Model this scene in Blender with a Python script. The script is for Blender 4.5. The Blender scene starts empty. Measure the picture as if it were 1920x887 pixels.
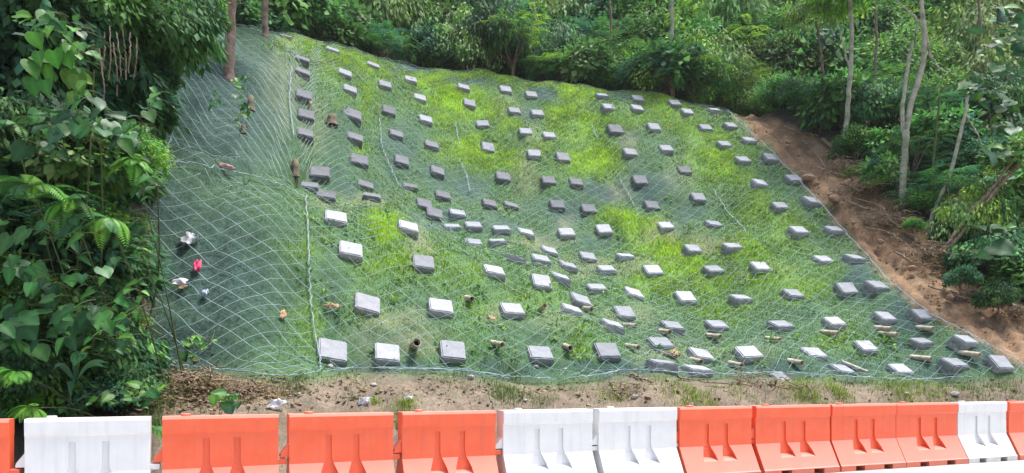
import bpy, bmesh, math, random
import numpy as np
from mathutils import Vector, Matrix

# ---------------------------------------------------------------- camera, sky, sun, exposure
SC = bpy.context.scene
random.seed(7)
rng = np.random.default_rng(11)
F = 1400.0            # focal length in pixels of the 1920 px wide photograph
CX, CY = 960.0, 712.0  # vanishing column and horizon row
EYE = 1.38
cam = bpy.data.objects.new('camera', bpy.data.cameras.new('camera'))
SC.collection.objects.link(cam)
cam.location = (0, 0, EYE)
cam.rotation_euler = (math.radians(90), 0, 0)
cam.data.sensor_width = 36
cam.data.lens = F / 1920 * 36
cam.data.shift_y = (CY - 443.5) / 1920
cam.data.clip_end = 2000
SC.camera = cam

SUN_EL, SUN_AZ = math.radians(74), math.radians(75)   # high, a little to the right
world = bpy.data.worlds.new('World'); SC.world = world; world.use_nodes = True
wn = world.node_tree; wn.nodes.clear()
sky = wn.nodes.new('ShaderNodeTexSky'); sky.sky_type = 'NISHITA'; sky.sun_disc = False
sky.sun_elevation = SUN_EL; sky.sun_rotation = SUN_AZ; sky.dust_density = 4.0; sky.air_density = 1.0; sky.ozone_density = 1.0
bg = wn.nodes.new('ShaderNodeBackground'); bg.inputs[1].default_value = 0.14
wo = wn.nodes.new('ShaderNodeOutputWorld')
wn.links.new(sky.outputs[0], bg.inputs[0]); wn.links.new(bg.outputs[0], wo.inputs[0])
sd = bpy.data.lights.new('sun', 'SUN'); sd.energy = 3.0; sd.angle = math.radians(16); sd.color = (1.0, .965, .91)
sun = bpy.data.objects.new('sun', sd); SC.collection.objects.link(sun)
sdir = Vector((math.sin(SUN_AZ) * math.cos(SUN_EL), math.cos(SUN_AZ) * math.cos(SUN_EL), math.sin(SUN_EL)))
sun.rotation_euler = sdir.to_track_quat('Z', 'Y').to_euler(); sun.location = (0, 0, 60)
SC.view_settings.view_transform = 'Standard'; SC.view_settings.look = 'None'
SC.view_settings.exposure = 0.97; SC.view_settings.gamma = 1.0
SC.cycles.max_bounces = 6; SC.cycles.diffuse_bounces = 3; SC.cycles.transparent_max_bounces = 8
SC.cycles.use_denoising = True

# ---------------------------------------------------------------- helpers
COL = SC.collection
def link(name, me, parent=None, loc=None, kind=None):
    o = bpy.data.objects.new(name, me); COL.objects.link(o)
    if parent is not None: o.parent = parent
    if loc is not None: o.location = loc
    if kind: o['kind'] = kind
    return o
def tag(o, label, cat, group=None):
    o['label'] = label; o['category'] = cat
    if group: o['group'] = group
    return o
def thing(name, label, cat, loc=(0, 0, 0), group=None):
    o = bpy.data.objects.new(name, None); COL.objects.link(o); o.location = loc
    o.empty_display_size = .1
    return tag(o, label, cat, group)
def mesh_np(name, V, Fc, mats, col=None, smooth=False, mi=None):
    """V (N,3); Fc (M,k) array, or list of arrays with different k."""
    me = bpy.data.meshes.new(name)
    V = np.asarray(V, dtype=np.float32)
    Fs = [np.asarray(f) for f in (Fc if isinstance(Fc, list) else [Fc])]
    Fs = [f for f in Fs if len(f)]
    me.vertices.add(len(V)); me.vertices.foreach_set('co', V.ravel())
    loops = np.concatenate([f.ravel() for f in Fs]).astype(np.int32)
    tot = np.concatenate([np.full(len(f), f.shape[1], np.int32) for f in Fs])
    start = np.concatenate([[0], np.cumsum(tot)[:-1]]).astype(np.int32)
    me.loops.add(len(loops)); me.loops.foreach_set('vertex_index', loops)
    me.polygons.add(len(tot)); me.polygons.foreach_set('loop_start', start); me.polygons.foreach_set('loop_total', tot)
    if smooth: me.polygons.foreach_set('use_smooth', np.ones(len(tot), bool))
    for m in (mats if isinstance(mats, (list, tuple)) else [mats]): me.materials.append(m)
    if mi is not None: me.polygons.foreach_set('material_index', np.asarray(mi, np.int32))
    me.update(calc_edges=True)
    if col is not None:
        ca = me.color_attributes.new('col', 'FLOAT_COLOR', 'POINT')
        c4 = np.ones((len(V), 4), np.float32); c4[:, :3] = col
        ca.data.foreach_set('color', c4.ravel())
    return me
class NM:   # tiny node helper
    def __init__(s, name):
        s.m = bpy.data.materials.new(name); s.m.use_nodes = True; s.t = s.m.node_tree
        s.b = s.t.nodes['Principled BSDF']; s.o = s.t.nodes['Material Output']
    def n(s, typ, **kw):
        x = s.t.nodes.new(typ)
        for k, v in kw.items():
            if k.startswith('i_'): x.inputs[k[2:].replace('_', ' ')].default_value = v
            else: setattr(x, k, v)
        return x
    def l(s, a, b): s.t.links.new(a, b)
    def noise(s, scale, detail=6, rough=.6, coord='Object'):
        tc = s.n('ShaderNodeTexCoord'); nz = s.n('ShaderNodeTexNoise')
        nz.inputs['Scale'].default_value = scale; nz.inputs['Detail'].default_value = detail; nz.inputs['Roughness'].default_value = rough
        s.l(tc.outputs[coord], nz.inputs['Vector']); return nz.outputs['Fac']
    def ramp(s, fac, stops):
        r = s.n('ShaderNodeValToRGB'); e = r.color_ramp.elements
        e[0].position, e[1].position = stops[0][0], stops[-1][0]
        e[0].color = (*stops[0][1], 1); e[1].color = (*stops[-1][1], 1)
        for p, c in stops[1:-1]:
            k = e.new(p); k.color = (*c, 1)
        s.l(fac, r.inputs[0]); return r.outputs[0]
    def mix(s, a, b, fac, mode='MIX'):
        x = s.n('ShaderNodeMix', data_type='RGBA', blend_type=mode)
        for sock, v in ((x.inputs[0], fac), (x.inputs[6], a), (x.inputs[7], b)):
            if hasattr(v, 'is_output'): s.l(v, sock)
            else: sock.default_value = v if isinstance(v, (int, float)) else (*v, 1)
        return x.outputs[2]
    def bump(s, h, strength=.5, dist=.02):
        b = s.n('ShaderNodeBump'); b.inputs['Strength'].default_value = strength; b.inputs['Distance'].default_value = dist
        s.l(h, b.inputs['Height']); s.l(b.outputs[0], s.b.inputs['Normal'])
    def base(s, c):
        if hasattr(c, 'is_output'): s.l(c, s.b.inputs['Base Color'])
        else: s.b.inputs['Base Color'].default_value = (*c, 1)
    def rough(s, r): s.b.inputs['Roughness'].default_value = r

def mat_noise(name, c0, c1, scale=8, rough=.8, bump=.4, dist=.01, c2=None, lo=.35, hi=.68):
    m = NM(name); f = m.noise(scale)
    st = [(lo, c0), (hi, c1)] if c2 is None else [(lo, c0), ((lo + hi) / 2, c1), (hi, c2)]
    m.base(m.ramp(f, st)); m.rough(rough)
    if bump: m.bump(m.noise(scale * 6, 4), bump, dist)
    return m.m
def mat_leaf(name, translucent=.3, gloss=.5, var=.35):
    m = NM(name)
    at = m.n('ShaderNodeAttribute', attribute_name='col'); oi = m.n('ShaderNodeObjectInfo')
    mr = m.n('ShaderNodeMapRange'); mr.inputs['To Min'].default_value = 1 - var; mr.inputs['To Max'].default_value = 1 + var
    m.l(oi.outputs['Random'], mr.inputs['Value'])
    hs = m.n('ShaderNodeHueSaturation'); m.l(at.outputs['Color'], hs.inputs['Color']); m.l(mr.outputs[0], hs.inputs['Value'])
    mr2 = m.n('ShaderNodeMapRange'); mr2.inputs['To Min'].default_value = .48; mr2.inputs['To Max'].default_value = .515
    mu = m.n('ShaderNodeMath', operation='FRACT'); mm = m.n('ShaderNodeMath', operation='MULTIPLY'); mm.inputs[1].default_value = 17.3
    m.l(oi.outputs['Random'], mm.inputs[0]); m.l(mm.outputs[0], mu.inputs[0]); m.l(mu.outputs[0], mr2.inputs['Value']); m.l(mr2.outputs[0], hs.inputs['Hue'])
    m.l(hs.outputs[0], m.b.inputs['Base Color']); m.rough(gloss); m.b.inputs['Specular IOR Level'].default_value = .22
    tr = m.n('ShaderNodeBsdfTranslucent'); m.l(hs.outputs[0], tr.inputs[0])
    mx = m.n('ShaderNodeMixShader'); mx.inputs[0].default_value = translucent
    m.l(m.b.outputs[0], mx.inputs[1]); m.l(tr.outputs[0], mx.inputs[2]); m.l(mx.outputs[0], m.o.inputs[0])
    return m.m

M_LEAF = mat_leaf('leaf', .34, .62, .38)
M_BIGLEAF = mat_leaf('broad_leaf', .22, .42, .2)
M_GRASS = mat_leaf('grass_blade', .35, .6, .0)
M_BARK = mat_noise('bark', (.10, .075, .05), (.25, .2, .15), 9, .9, .8, .02)
M_PALEBARK = mat_noise('pale_bark', (.16, .17, .11), (.44, .42, .33), 6, .85, .6, .015, lo=.3, hi=.6)
M_REDBARK = mat_noise('reddish_bark', (.14, .09, .065), (.36, .26, .21), 5, .9, .8, .02)
M_DEAD = mat_noise('dead_wood', (.13, .09, .06), (.36, .28, .19), 12, .95, .6, .01)
M_STEM = mat_noise('green_stem', (.04, .07, .02), (.10, .12, .04), 8, .8, .3)
def mat_conc(name, c0, c1):
    m = NM(name); f = m.noise(5, 8, .7); g = m.noise(60, 5, .7)
    c = m.ramp(f, [(.3, c0), (.7, c1)])
    c = m.mix(c, m.ramp(g, [(.35, (.72,) * 3), (.65, (1.1,) * 3)]), .7, 'MULTIPLY')
    oi = m.n('ShaderNodeObjectInfo'); mr = m.n('ShaderNodeMapRange'); mr.inputs['To Min'].default_value = .82; mr.inputs['To Max'].default_value = 1.1
    m.l(oi.outputs['Random'], mr.inputs['Value'])
    hs = m.n('ShaderNodeHueSaturation'); m.l(c, hs.inputs['Color']); m.l(mr.outputs[0], hs.inputs['Value'])
    tc = m.n('ShaderNodeTexCoord'); sp = m.n('ShaderNodeSeparateXYZ'); m.l(tc.outputs['Object'], sp.inputs[0])   # soil splash and moss round the foot of each block
    mq = m.n('ShaderNodeMapRange'); mq.inputs['From Min'].default_value = -.04; mq.inputs['From Max'].default_value = -.17; m.l(sp.outputs['Z'], mq.inputs['Value'])
    mz = m.n('ShaderNodeMath', operation='MULTIPLY'); m.l(mq.outputs[0], mz.inputs[0]); m.l(m.ramp(m.noise(9, 6), [(.38, (0, 0, 0)), (.6, (1, 1, 1))]), mz.inputs[1])
    c3 = m.mix(hs.outputs[0], (.13, .14, .085), mz.outputs[0])
    c3 = m.mix(c3, (.10, .11, .10), m.ramp(m.noise(7, 7, .75), [(.58, (0, 0, 0)), (.78, (.3,) * 3)]))
    m.base(c3); m.rough(.92); m.bump(g, .5, .006); return m.m
M_CONC = {'pale': mat_conc('concrete_pale', (.30, .32, .35), (.45, .47, .51)),
          'mid': mat_conc('concrete_grey', (.22, .24, .265), (.34, .365, .40)),
          'dark': mat_conc('concrete_weathered', (.115, .125, .14), (.20, .21, .235))}

# ---------------------------------------------------------------- terrain heights
# control points of the slope: photo column, photo row, distance
CP = [(0, 700, 10.6), (0, 400, 12.6), (0, 100, 15.5), (150, 690, 10.9), (150, 400, 13), (150, 60, 17),
      (290, 690, 11.4), (290, 560, 12.2), (290, 430, 13.0), (290, 318, 13.8), (290, 292, 15.6), (290, 160, 17.8), (300, 40, 20.5),
      (430, 700, 11.9), (430, 570, 12.7), (430, 440, 13.6), (430, 340, 14.6), (430, 300, 17.0), (430, 160, 19.6), (430, 50, 22.8),
      (600, 700, 12.5), (600, 570, 13.5), (600, 470, 14.5), (600, 400, 15.6), (600, 345, 19.3), (600, 250, 20.8), (600, 140, 23.6), (600, 85, 26.5),
      (780, 705, 13.0), (780, 570, 14.4), (780, 490, 15.6), (780, 430, 16.9), (780, 385, 21.0), (780, 300, 23.3), (780, 200, 26.0), (780, 130, 29.3),
      (950, 712, 13.4), (950, 580, 15.3), (950, 505, 17.0), (950, 440, 20.9), (950, 385, 23.2), (950, 330, 24.6), (950, 240, 26.9), (950, 165, 29.2), (950, 140, 30.4),
      (1130, 712, 13.8), (1130, 655, 14.4), (1130, 600, 16.2), (1130, 540, 18.6), (1130, 480, 21.2), (1130, 390, 23.6), (1130, 290, 25.8), (1130, 200, 28.3), (1130, 165, 30.0),
      (1310, 712, 14.3), (1310, 660, 15.6), (1310, 608, 17.6), (1310, 555, 19.2), (1310, 460, 21.6), (1310, 370, 23.8), (1310, 280, 26.2), (1310, 200, 29.0),
      (1480, 712, 14.6), (1480, 610, 17.0), (1480, 500, 19.8), (1480, 400, 22.4), (1480, 300, 25.0), (1450, 220, 27.8),
      (1640, 712, 14.8), (1640, 600, 16.8), (1640, 500, 19.2), (1640, 380, 22.0), (1640, 280, 25.2),
      (1850, 705, 14.7), (1850, 620, 16.2), (1850, 500, 18.8), (1850, 380, 21.6), (1850, 250, 25.2),
      (2150, 700, 15.2), (2150, 500, 19.0), (2150, 300, 24), (-250, 700, 10.0), (-250, 350, 12.6), (-250, 50, 16)]
CP = np.array(CP, float)
A_ = (CP[:, 0] - CX) / F
CPX, CPY, CPZ = A_ * CP[:, 2], CP[:, 2], EYE + (CY - CP[:, 1]) / F * CP[:, 2]
def tps_k(r2): return np.where(r2 > 1e-9, .5 * r2 * np.log(np.maximum(r2, 1e-9)), 0)
_n = len(CP)
_K = tps_k((CPX[:, None] - CPX) ** 2 + (CPY[:, None] - CPY) ** 2) + np.eye(_n) * .02
_P = np.stack([np.ones(_n), CPX, CPY], 1)
_S = np.linalg.solve(np.block([[_K, _P], [_P.T, np.zeros((3, 3))]]), np.concatenate([CPZ, np.zeros(3)]))
def S_raw(X, Y):
    X = np.asarray(X, float); Y = np.asarray(Y, float); sh = X.shape
    X = X.ravel(); Y = Y.ravel(); out = np.empty(len(X))
    for i in range(0, len(X), 20000):
        x, y = X[i:i + 20000], Y[i:i + 20000]
        out[i:i + 20000] = tps_k((x[:, None] - CPX) ** 2 + (y[:, None] - CPY) ** 2) @ _S[:_n] + _S[_n] + _S[_n + 1] * x + _S[_n + 2] * y
    return out.reshape(sh)
CREST = np.array([(-300, 20, 19), (150, 20, 20), (300, 22, 22.0), (440, 38, 23.8), (500, 53, 25.4), (560, 66, 26.8), (640, 86, 28.0), (740, 112, 29.5), (790, 128, 30.2), (860, 134, 30.4),
                  (940, 138, 30.6), (1030, 154, 30.6), (1180, 166, 30.4), (1280, 190, 29.8), (1370, 204, 29.2), (1500, 215, 29.5), (1700, 215, 29.5), (1950, 200, 29), (2300, 190, 29)], float)
def crest(a):
    u = a * F + CX
    Yc = np.interp(u, CREST[:, 0], CREST[:, 2]); vc = np.interp(u, CREST[:, 0], CREST[:, 1])
    return Yc, EYE + (CY - vc) / F * Yc
TX, TY, TDX, TDY = -2.8, 12.0, .978, .208    # toe line
def toeY(a):
    den = np.maximum(TDX - TDY * a, .2); return TY + TDY * (a * TY - TX) / den
BX, BY, BDX, BDY = -4.26, 7.5, .918, .397    # barrier line
def barY(a):
    den = np.maximum(BDX - BDY * a, .2); return np.minimum(BY + BDY * (a * BY - BX) / den, toeY(a) - 1.25)
_W = [(random.uniform(0, 6.28), random.uniform(0, 6.28), random.uniform(.6, 1.6), random.uniform(0, 6.28)) for _ in range(18)]
def bumps(X, Y, sc=1.0):
    o = np.zeros_like(X)
    for i, (th, ph, f, p2) in enumerate(_W):
        k = f * (1.3 if i < 6 else 3.1 if i < 12 else 7.0) / sc; am = (.05 if i < 6 else .028 if i < 12 else .012)
        o = o + am * np.sin((X * math.cos(th) + Y * math.sin(th)) * k + ph)
    return o
ZTOE = 1.36
BENCH = None      # line of the ledge, filled in once the plain slope is known
def height(X, Y):
    X = np.asarray(X, float); Y = np.maximum(np.asarray(Y, float), 1.0)
    a = np.clip(X / Y, -1.7, 1.9)
    Yt, Yb = toeY(a), barY(a) + .35
    s = S_raw(X, Y)
    Yc, zc = crest(a)
    pl = zc + .10 * (Y - Yc)
    k = .35
    d = s - pl
    sm = np.where(Y > Yc - 7, .5 * (s + pl) - .5 * np.sqrt(d * d + k * k) + .0, s)
    sm = np.where(Y > Yc + 1.2, pl - .05, sm)
    hill = zc + .78 * (Y - Yc - 4.5)
    sm = np.where(Y > Yc, np.maximum(sm, hill), sm)
    t = np.clip((Y - Yb) / (Yt - Yb), 0, 1)
    bank = -.06 + (ZTOE + .06) * (1 - (1 - t) ** 1.9)
    w = np.clip((Y - Yt) / .7, 0, 1)
    z = np.where(Y < Yt, bank, (1 - w) * (ZTOE + (Y - Yt) * .6) + w * np.maximum(sm, ZTOE))
    damp = np.clip((Y - Yb) / 1.2, 0, 1)
    fold = .13 * np.sin(X * 1.05 + .6 * np.sin(Y * .9)) * np.sin(Y * .8 + .5 * X) + .07 * np.sin(X * 2.3 - Y * 1.1) * np.sin(Y * 1.9 + X * .6)
    fold = fold * np.clip((Y - Yt) / 1.5, 0, 1) * np.clip((Yc - Y) / 2, 0, 1)
    if BENCH is not None:      # lip and hollow of the ledge across the left of the slope, folds in the face under it
        yb = np.interp(X, BENCH[:, 0], BENCH[:, 1]); d = Y - yb
        w = 1 / (1 + np.exp((X - BENCH[-1, 0] - .3) / .35)) * np.clip((Y - Yt) / .8, 0, 1)
        z = z + w * (.32 * np.exp(-((d + .15) / .45) ** 2) - .95 * np.exp(-((d - 1.35) / .8) ** 2))
        z = z + w * .13 * np.sin(X * 2.6 + .5 * np.sin(Y * 2)) * np.exp(-((d + 1.6) / 1.6) ** 2)
    return z + fold + bumps(X, Y) * damp
def hit(u, v, y0=None):
    """where the sight line through photo pixel (u,v) meets the ground"""
    a, b = (u - CX) / F, (CY - v) / F
    Ys = np.arange((y0 or float(barY(np.array(a))) + .4), 60, .04)
    g = height(a * Ys, Ys) - (EYE + b * Ys)
    i = np.argmax(g > 0)
    if not g[i] > 0: i = len(Ys) - 1
    Y = Ys[i]; return np.array([a * Y, Y, float(height(np.array([a * Y]), np.array([Y]))[0])])
def pix(u, v, Y): return Vector(((u - CX) / F * Y, Y, EYE + (CY - v) / F * Y))
def grad(x, y, e=.25):
    h = height(np.array([x + e, x - e, x, x]), np.array([y, y, y + e, y - e]))
    n = Vector((-(h[0] - h[1]) / (2 * e), -(h[2] - h[3]) / (2 * e), 1)); return n.normalized()
def hgt(x, y): return float(height(np.array([x]), np.array([y]))[0])

BENCH = np.array([hit(u, v)[:2] for u, v in ((130, 290), (220, 298), (290, 306), (400, 322), (480, 338), (530, 356), (571, 378))])
BENCH = BENCH[np.argsort(BENCH[:, 0])]
# ---------------------------------------------------------------- ground, road, terrain sheet
def sm_blob(U, V, lst):
    o = np.zeros_like(U)
    for (u, v, ru, rv, s) in lst:
        o = np.maximum(o, s * np.exp(-(((U - u) / ru) ** 2 + ((V - v) / rv) ** 2) ** 1.3))
    return o
LIME = [(560, 82, 60, 14, .8), (640, 108, 60, 16, .8), (700, 128, 50, 16, .8), (620, 130, 40, 30, .4), (800, 150, 60, 14, .9), (900, 143, 90, 10, 1), (850, 190, 70, 32, 1), (830, 220, 40, 26, .6), (900, 205, 60, 26, .8), (880, 285, 60, 34, 1),
        (960, 235, 30, 18, .7), (940, 300, 45, 20, .8), (1010, 160, 40, 14, .7), (1075, 175, 42, 26, 1), (1060, 210, 50, 22, .8), (1015, 275, 28, 20, .4), (1110, 300, 60, 36, .95), (1080, 250, 70, 28, .6), (1100, 225, 50, 20, .8),
        (1150, 165, 80, 14, .9), (1240, 180, 50, 14, .9), (1250, 205, 60, 24, .6), (1180, 225, 60, 26, .4), (1350, 300, 60, 46, .75), (1330, 260, 70, 30, .5), (1400, 330, 50, 30, .5), (1290, 240, 50, 30, .5), (1430, 390, 50, 40, .5),
        (1190, 425, 50, 28, 1), (1150, 405, 34, 16, .8), (1240, 470, 60, 28, .95), (1290, 500, 50, 30, .9), (1225, 530, 60, 24, .6), (1330, 530, 60, 26, .5), (1480, 420, 45, 46, .6), (1400, 470, 60, 30, .6), (1450, 520, 60, 36, .5), (1500, 540, 50, 26, .5),
        (725, 425, 34, 38, .85), (745, 490, 50, 26, .6), (700, 500, 40, 26, .4), (830, 500, 40, 50, .35), (880, 520, 30, 30, .4), (890, 575, 30, 24, .4), (1085, 655, 26, 26, .5), (1560, 640, 36, 16, .4), (1350, 585, 60, 24, .35), (690, 190, 26, 50, .5), (680, 280, 22, 14, .6),
        (560, 470, 36, 24, .45), (575, 600, 30, 60, .35), (510, 470, 50, 25, .3), (1000, 560, 70, 30, .3), (1560, 480, 50, 40, .25), (470, 190, 30, 20, .3), (640, 190, 20, 20, .4)]
MATB = [(415, 200, 165, 180, .97), (400, 520, 165, 200, .93), (350, 640, 150, 80, .93), (300, 400, 120, 120, .9), (640, 260, 60, 90, .55), (700, 215, 22, 30, .4), (750, 285, 46, 60, .75), (820, 330, 50, 40, .7), (880, 350, 44, 32, .8), (620, 330, 60, 24, .7), (660, 350, 60, 24, .7), (770, 240, 34, 30, .5),
        (765, 128, 34, 12, 1), (880, 152, 42, 12, 1), (1022, 175, 26, 17, 1), (1170, 182, 24, 10, .7), (1215, 355, 70, 40, .9), (1130, 360, 60, 24, .9), (1060, 400, 55, 34, .85), (1290, 400, 50, 26, .7), (1180, 260, 26, 24, .7), (985, 215, 24, 22, .7), (1000, 400, 40, 30, .5), (1095, 270, 26, 10, .4),
        (1110, 455, 60, 24, .6), (1030, 450, 40, 22, .5), (930, 420, 60, 26, .6), (830, 410, 60, 20, .7), (1190, 310, 40, 30, .5), (1560, 440, 40, 50, .5), (1610, 520, 40, 60, .9), (1700, 600, 70, 70, .9), (1840, 665, 90, 40, .9), (1580, 690, 90, 22, .85), (1750, 690, 120, 30, .8),
        (1180, 690, 180, 22, .9), (950, 695, 120, 22, .8), (1450, 690, 120, 22, .9), (750, 690, 140, 18, .8), (620, 560, 30, 110, .5), (720, 640, 110, 40, .5), (800, 590, 60, 60, .35), (1250, 640, 90, 50, .45), (1430, 640, 110, 50, .4), (1500, 590, 60, 30, .4), (990, 640, 70, 50, .4),
        (1385, 290, 20, 30, .5), (1440, 320, 30, 40, .6), (1500, 380, 40, 40, .6), (1400, 230, 30, 20, .5), (640, 120, 30, 14, .35), (1240, 270, 30, 30, .4)]
TAN = [(790, 460, 22, 40, .7), (740, 600, 60, 22, .6), (780, 640, 60, 26, .6), (690, 640, 40, 50, .3), (935, 590, 40, 16, .6), (985, 320, 30, 50, .5), (1000, 255, 30, 30, .4), (1010, 455, 50, 14, .7), (1180, 500, 50, 20, .5), (1240, 440, 40, 26, .8), (1320, 460, 70, 20, .8), (1270, 330, 30, 30, .3),
       (690, 380, 50, 16, .7), (620, 380, 40, 12, .6), (1110, 500, 80, 20, .5), (1050, 600, 60, 20, .4), (1180, 590, 60, 20, .5), (1180, 270, 20, 30, .5), (950, 200, 20, 30, .4), (1160, 360, 20, 30, .4), (1430, 510, 60, 14, .4), (1250, 660, 60, 30, .4), (1380, 660, 80, 20, .3), (600, 120, 20, 20, .3), (1060, 420, 20, 20, .5), (535, 150, 40, 90, .35), (590, 240, 30, 60, .3)]
# edges of the netting in the photo
NETR = np.array([(195, 1352), (205, 1362), (290, 1452), (380, 1537), (450, 1597), (530, 1668), (595, 1748), (640, 1836), (700, 1935), (760, 2050)], float)
NETB = np.array([(230, 672), (270, 684), (330, 692), (430, 703), (530, 716), (600, 710), (660, 700), (760, 702), (850, 704), (950, 716), (1040, 722), (1110, 716), (1170, 703), (1240, 706), (1320, 712), (1440, 708), (1560, 714), (1700, 722), (1820, 716), (1920, 706), (2050, 705)], float)
JUNR = np.array([(190, 1365), (205, 1400), (225, 1452), (262, 1525), (310, 1580), (350, 1620), (400, 1700), (440, 1742), (480, 1765), (520, 1800), (560, 1868), (600, 1960), (760, 2100)], float)
def netR(v): return np.interp(v, NETR[:, 0], NETR[:, 1])
def netB(u): return np.interp(u, NETB[:, 0], NETB[:, 1])
def junR(v): return np.interp(v, JUNR[:, 0], JUNR[:, 1])
def wig(U, V, f):   # irregular edge for the painted covers
    return np.sin(U * f * .9 + 2.1 * np.sin(V * f * .7)) * .5 + np.sin(V * f * 1.3 + U * f * .4 + 1.7) * .5
def cover(X, Y, Z):
    """lime, mat, tan, soil strip and verge weights of a ground point (fixed to the ground)"""
    U = X / Y * F + CX; V = CY - (Z - EYE) / Y * F
    Uw = U + 9 * wig(U, V, .07) + 5 * wig(V, U, .21); Vw = V + 7 * wig(V, U, .06) + 4 * wig(U, V, .19)
    lime = sm_blob(Uw, Vw, LIME); mat = sm_blob(Uw, Vw, MATB); tan = sm_blob(Uw, Vw, TAN)
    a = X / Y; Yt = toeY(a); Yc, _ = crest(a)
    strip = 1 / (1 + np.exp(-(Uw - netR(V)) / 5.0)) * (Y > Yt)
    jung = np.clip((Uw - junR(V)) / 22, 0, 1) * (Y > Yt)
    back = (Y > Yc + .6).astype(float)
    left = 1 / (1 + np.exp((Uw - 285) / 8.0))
    verge = 1 / (1 + np.exp(-(V - netB(U) - 2) / 4.0))
    return U, V, lime, mat, tan, strip, jung, back, left, verge
def cov_color(X, Y, Z):
    U, V, lime, mat, tan, strip, jung, back, left, verge = cover(X, Y, Z)
    n = (len(X), 3)
    def C(*c): return np.broadcast_to(np.array(c), n)
    def mx(a, b, t): return a * (1 - t[:, None]) + b * t[:, None]
    c = C(.075, .165, .055)
    c = mx(c, C(.19, .36, .035), np.clip(lime, 0, 1))
    c = mx(c, C(.026, .068, .054), np.clip(mat * 1.1, 0, 1))
    c = mx(c, C(.27, .27, .15), np.clip(tan * .75, 0, 1))
    nz = .5 + .5 * wig(U, V, .11)
    n2 = .5 + .5 * np.sin(X * 3.1 + 2 * np.sin(Y * 2.3)) * np.sin(Y * 3.7 + 1.3 * np.sin(X * 4.1)); n3 = .5 + .5 * np.sin(X * 8.3 + 2.1 * np.sin(Y * 6.1)) * np.sin(Y * 9.1 + 2 * np.sin(X * 7.7))
    sc_ = mx(mx(C(.29, .17, .095), C(.19, .115, .07), nz), C(.40, .28, .17), n2 * .5)
    sc_ = mx(sc_, C(.15, .09, .055), n3 ** 2 * .7)
    c = mx(c, sc_, np.clip(strip, 0, 1))
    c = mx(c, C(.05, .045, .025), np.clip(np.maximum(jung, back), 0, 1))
    vz = .5 + .5 * wig(U, V, .045)
    vz = np.clip(vz * .6 + n3 * .5, 0, 1)
    vc = mx(C(.245, .195, .155), C(.14, .11, .08), vz)
    c = mx(c, vc, np.clip(verge, 0, 1))
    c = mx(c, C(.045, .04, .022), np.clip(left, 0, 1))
    return c

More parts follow.
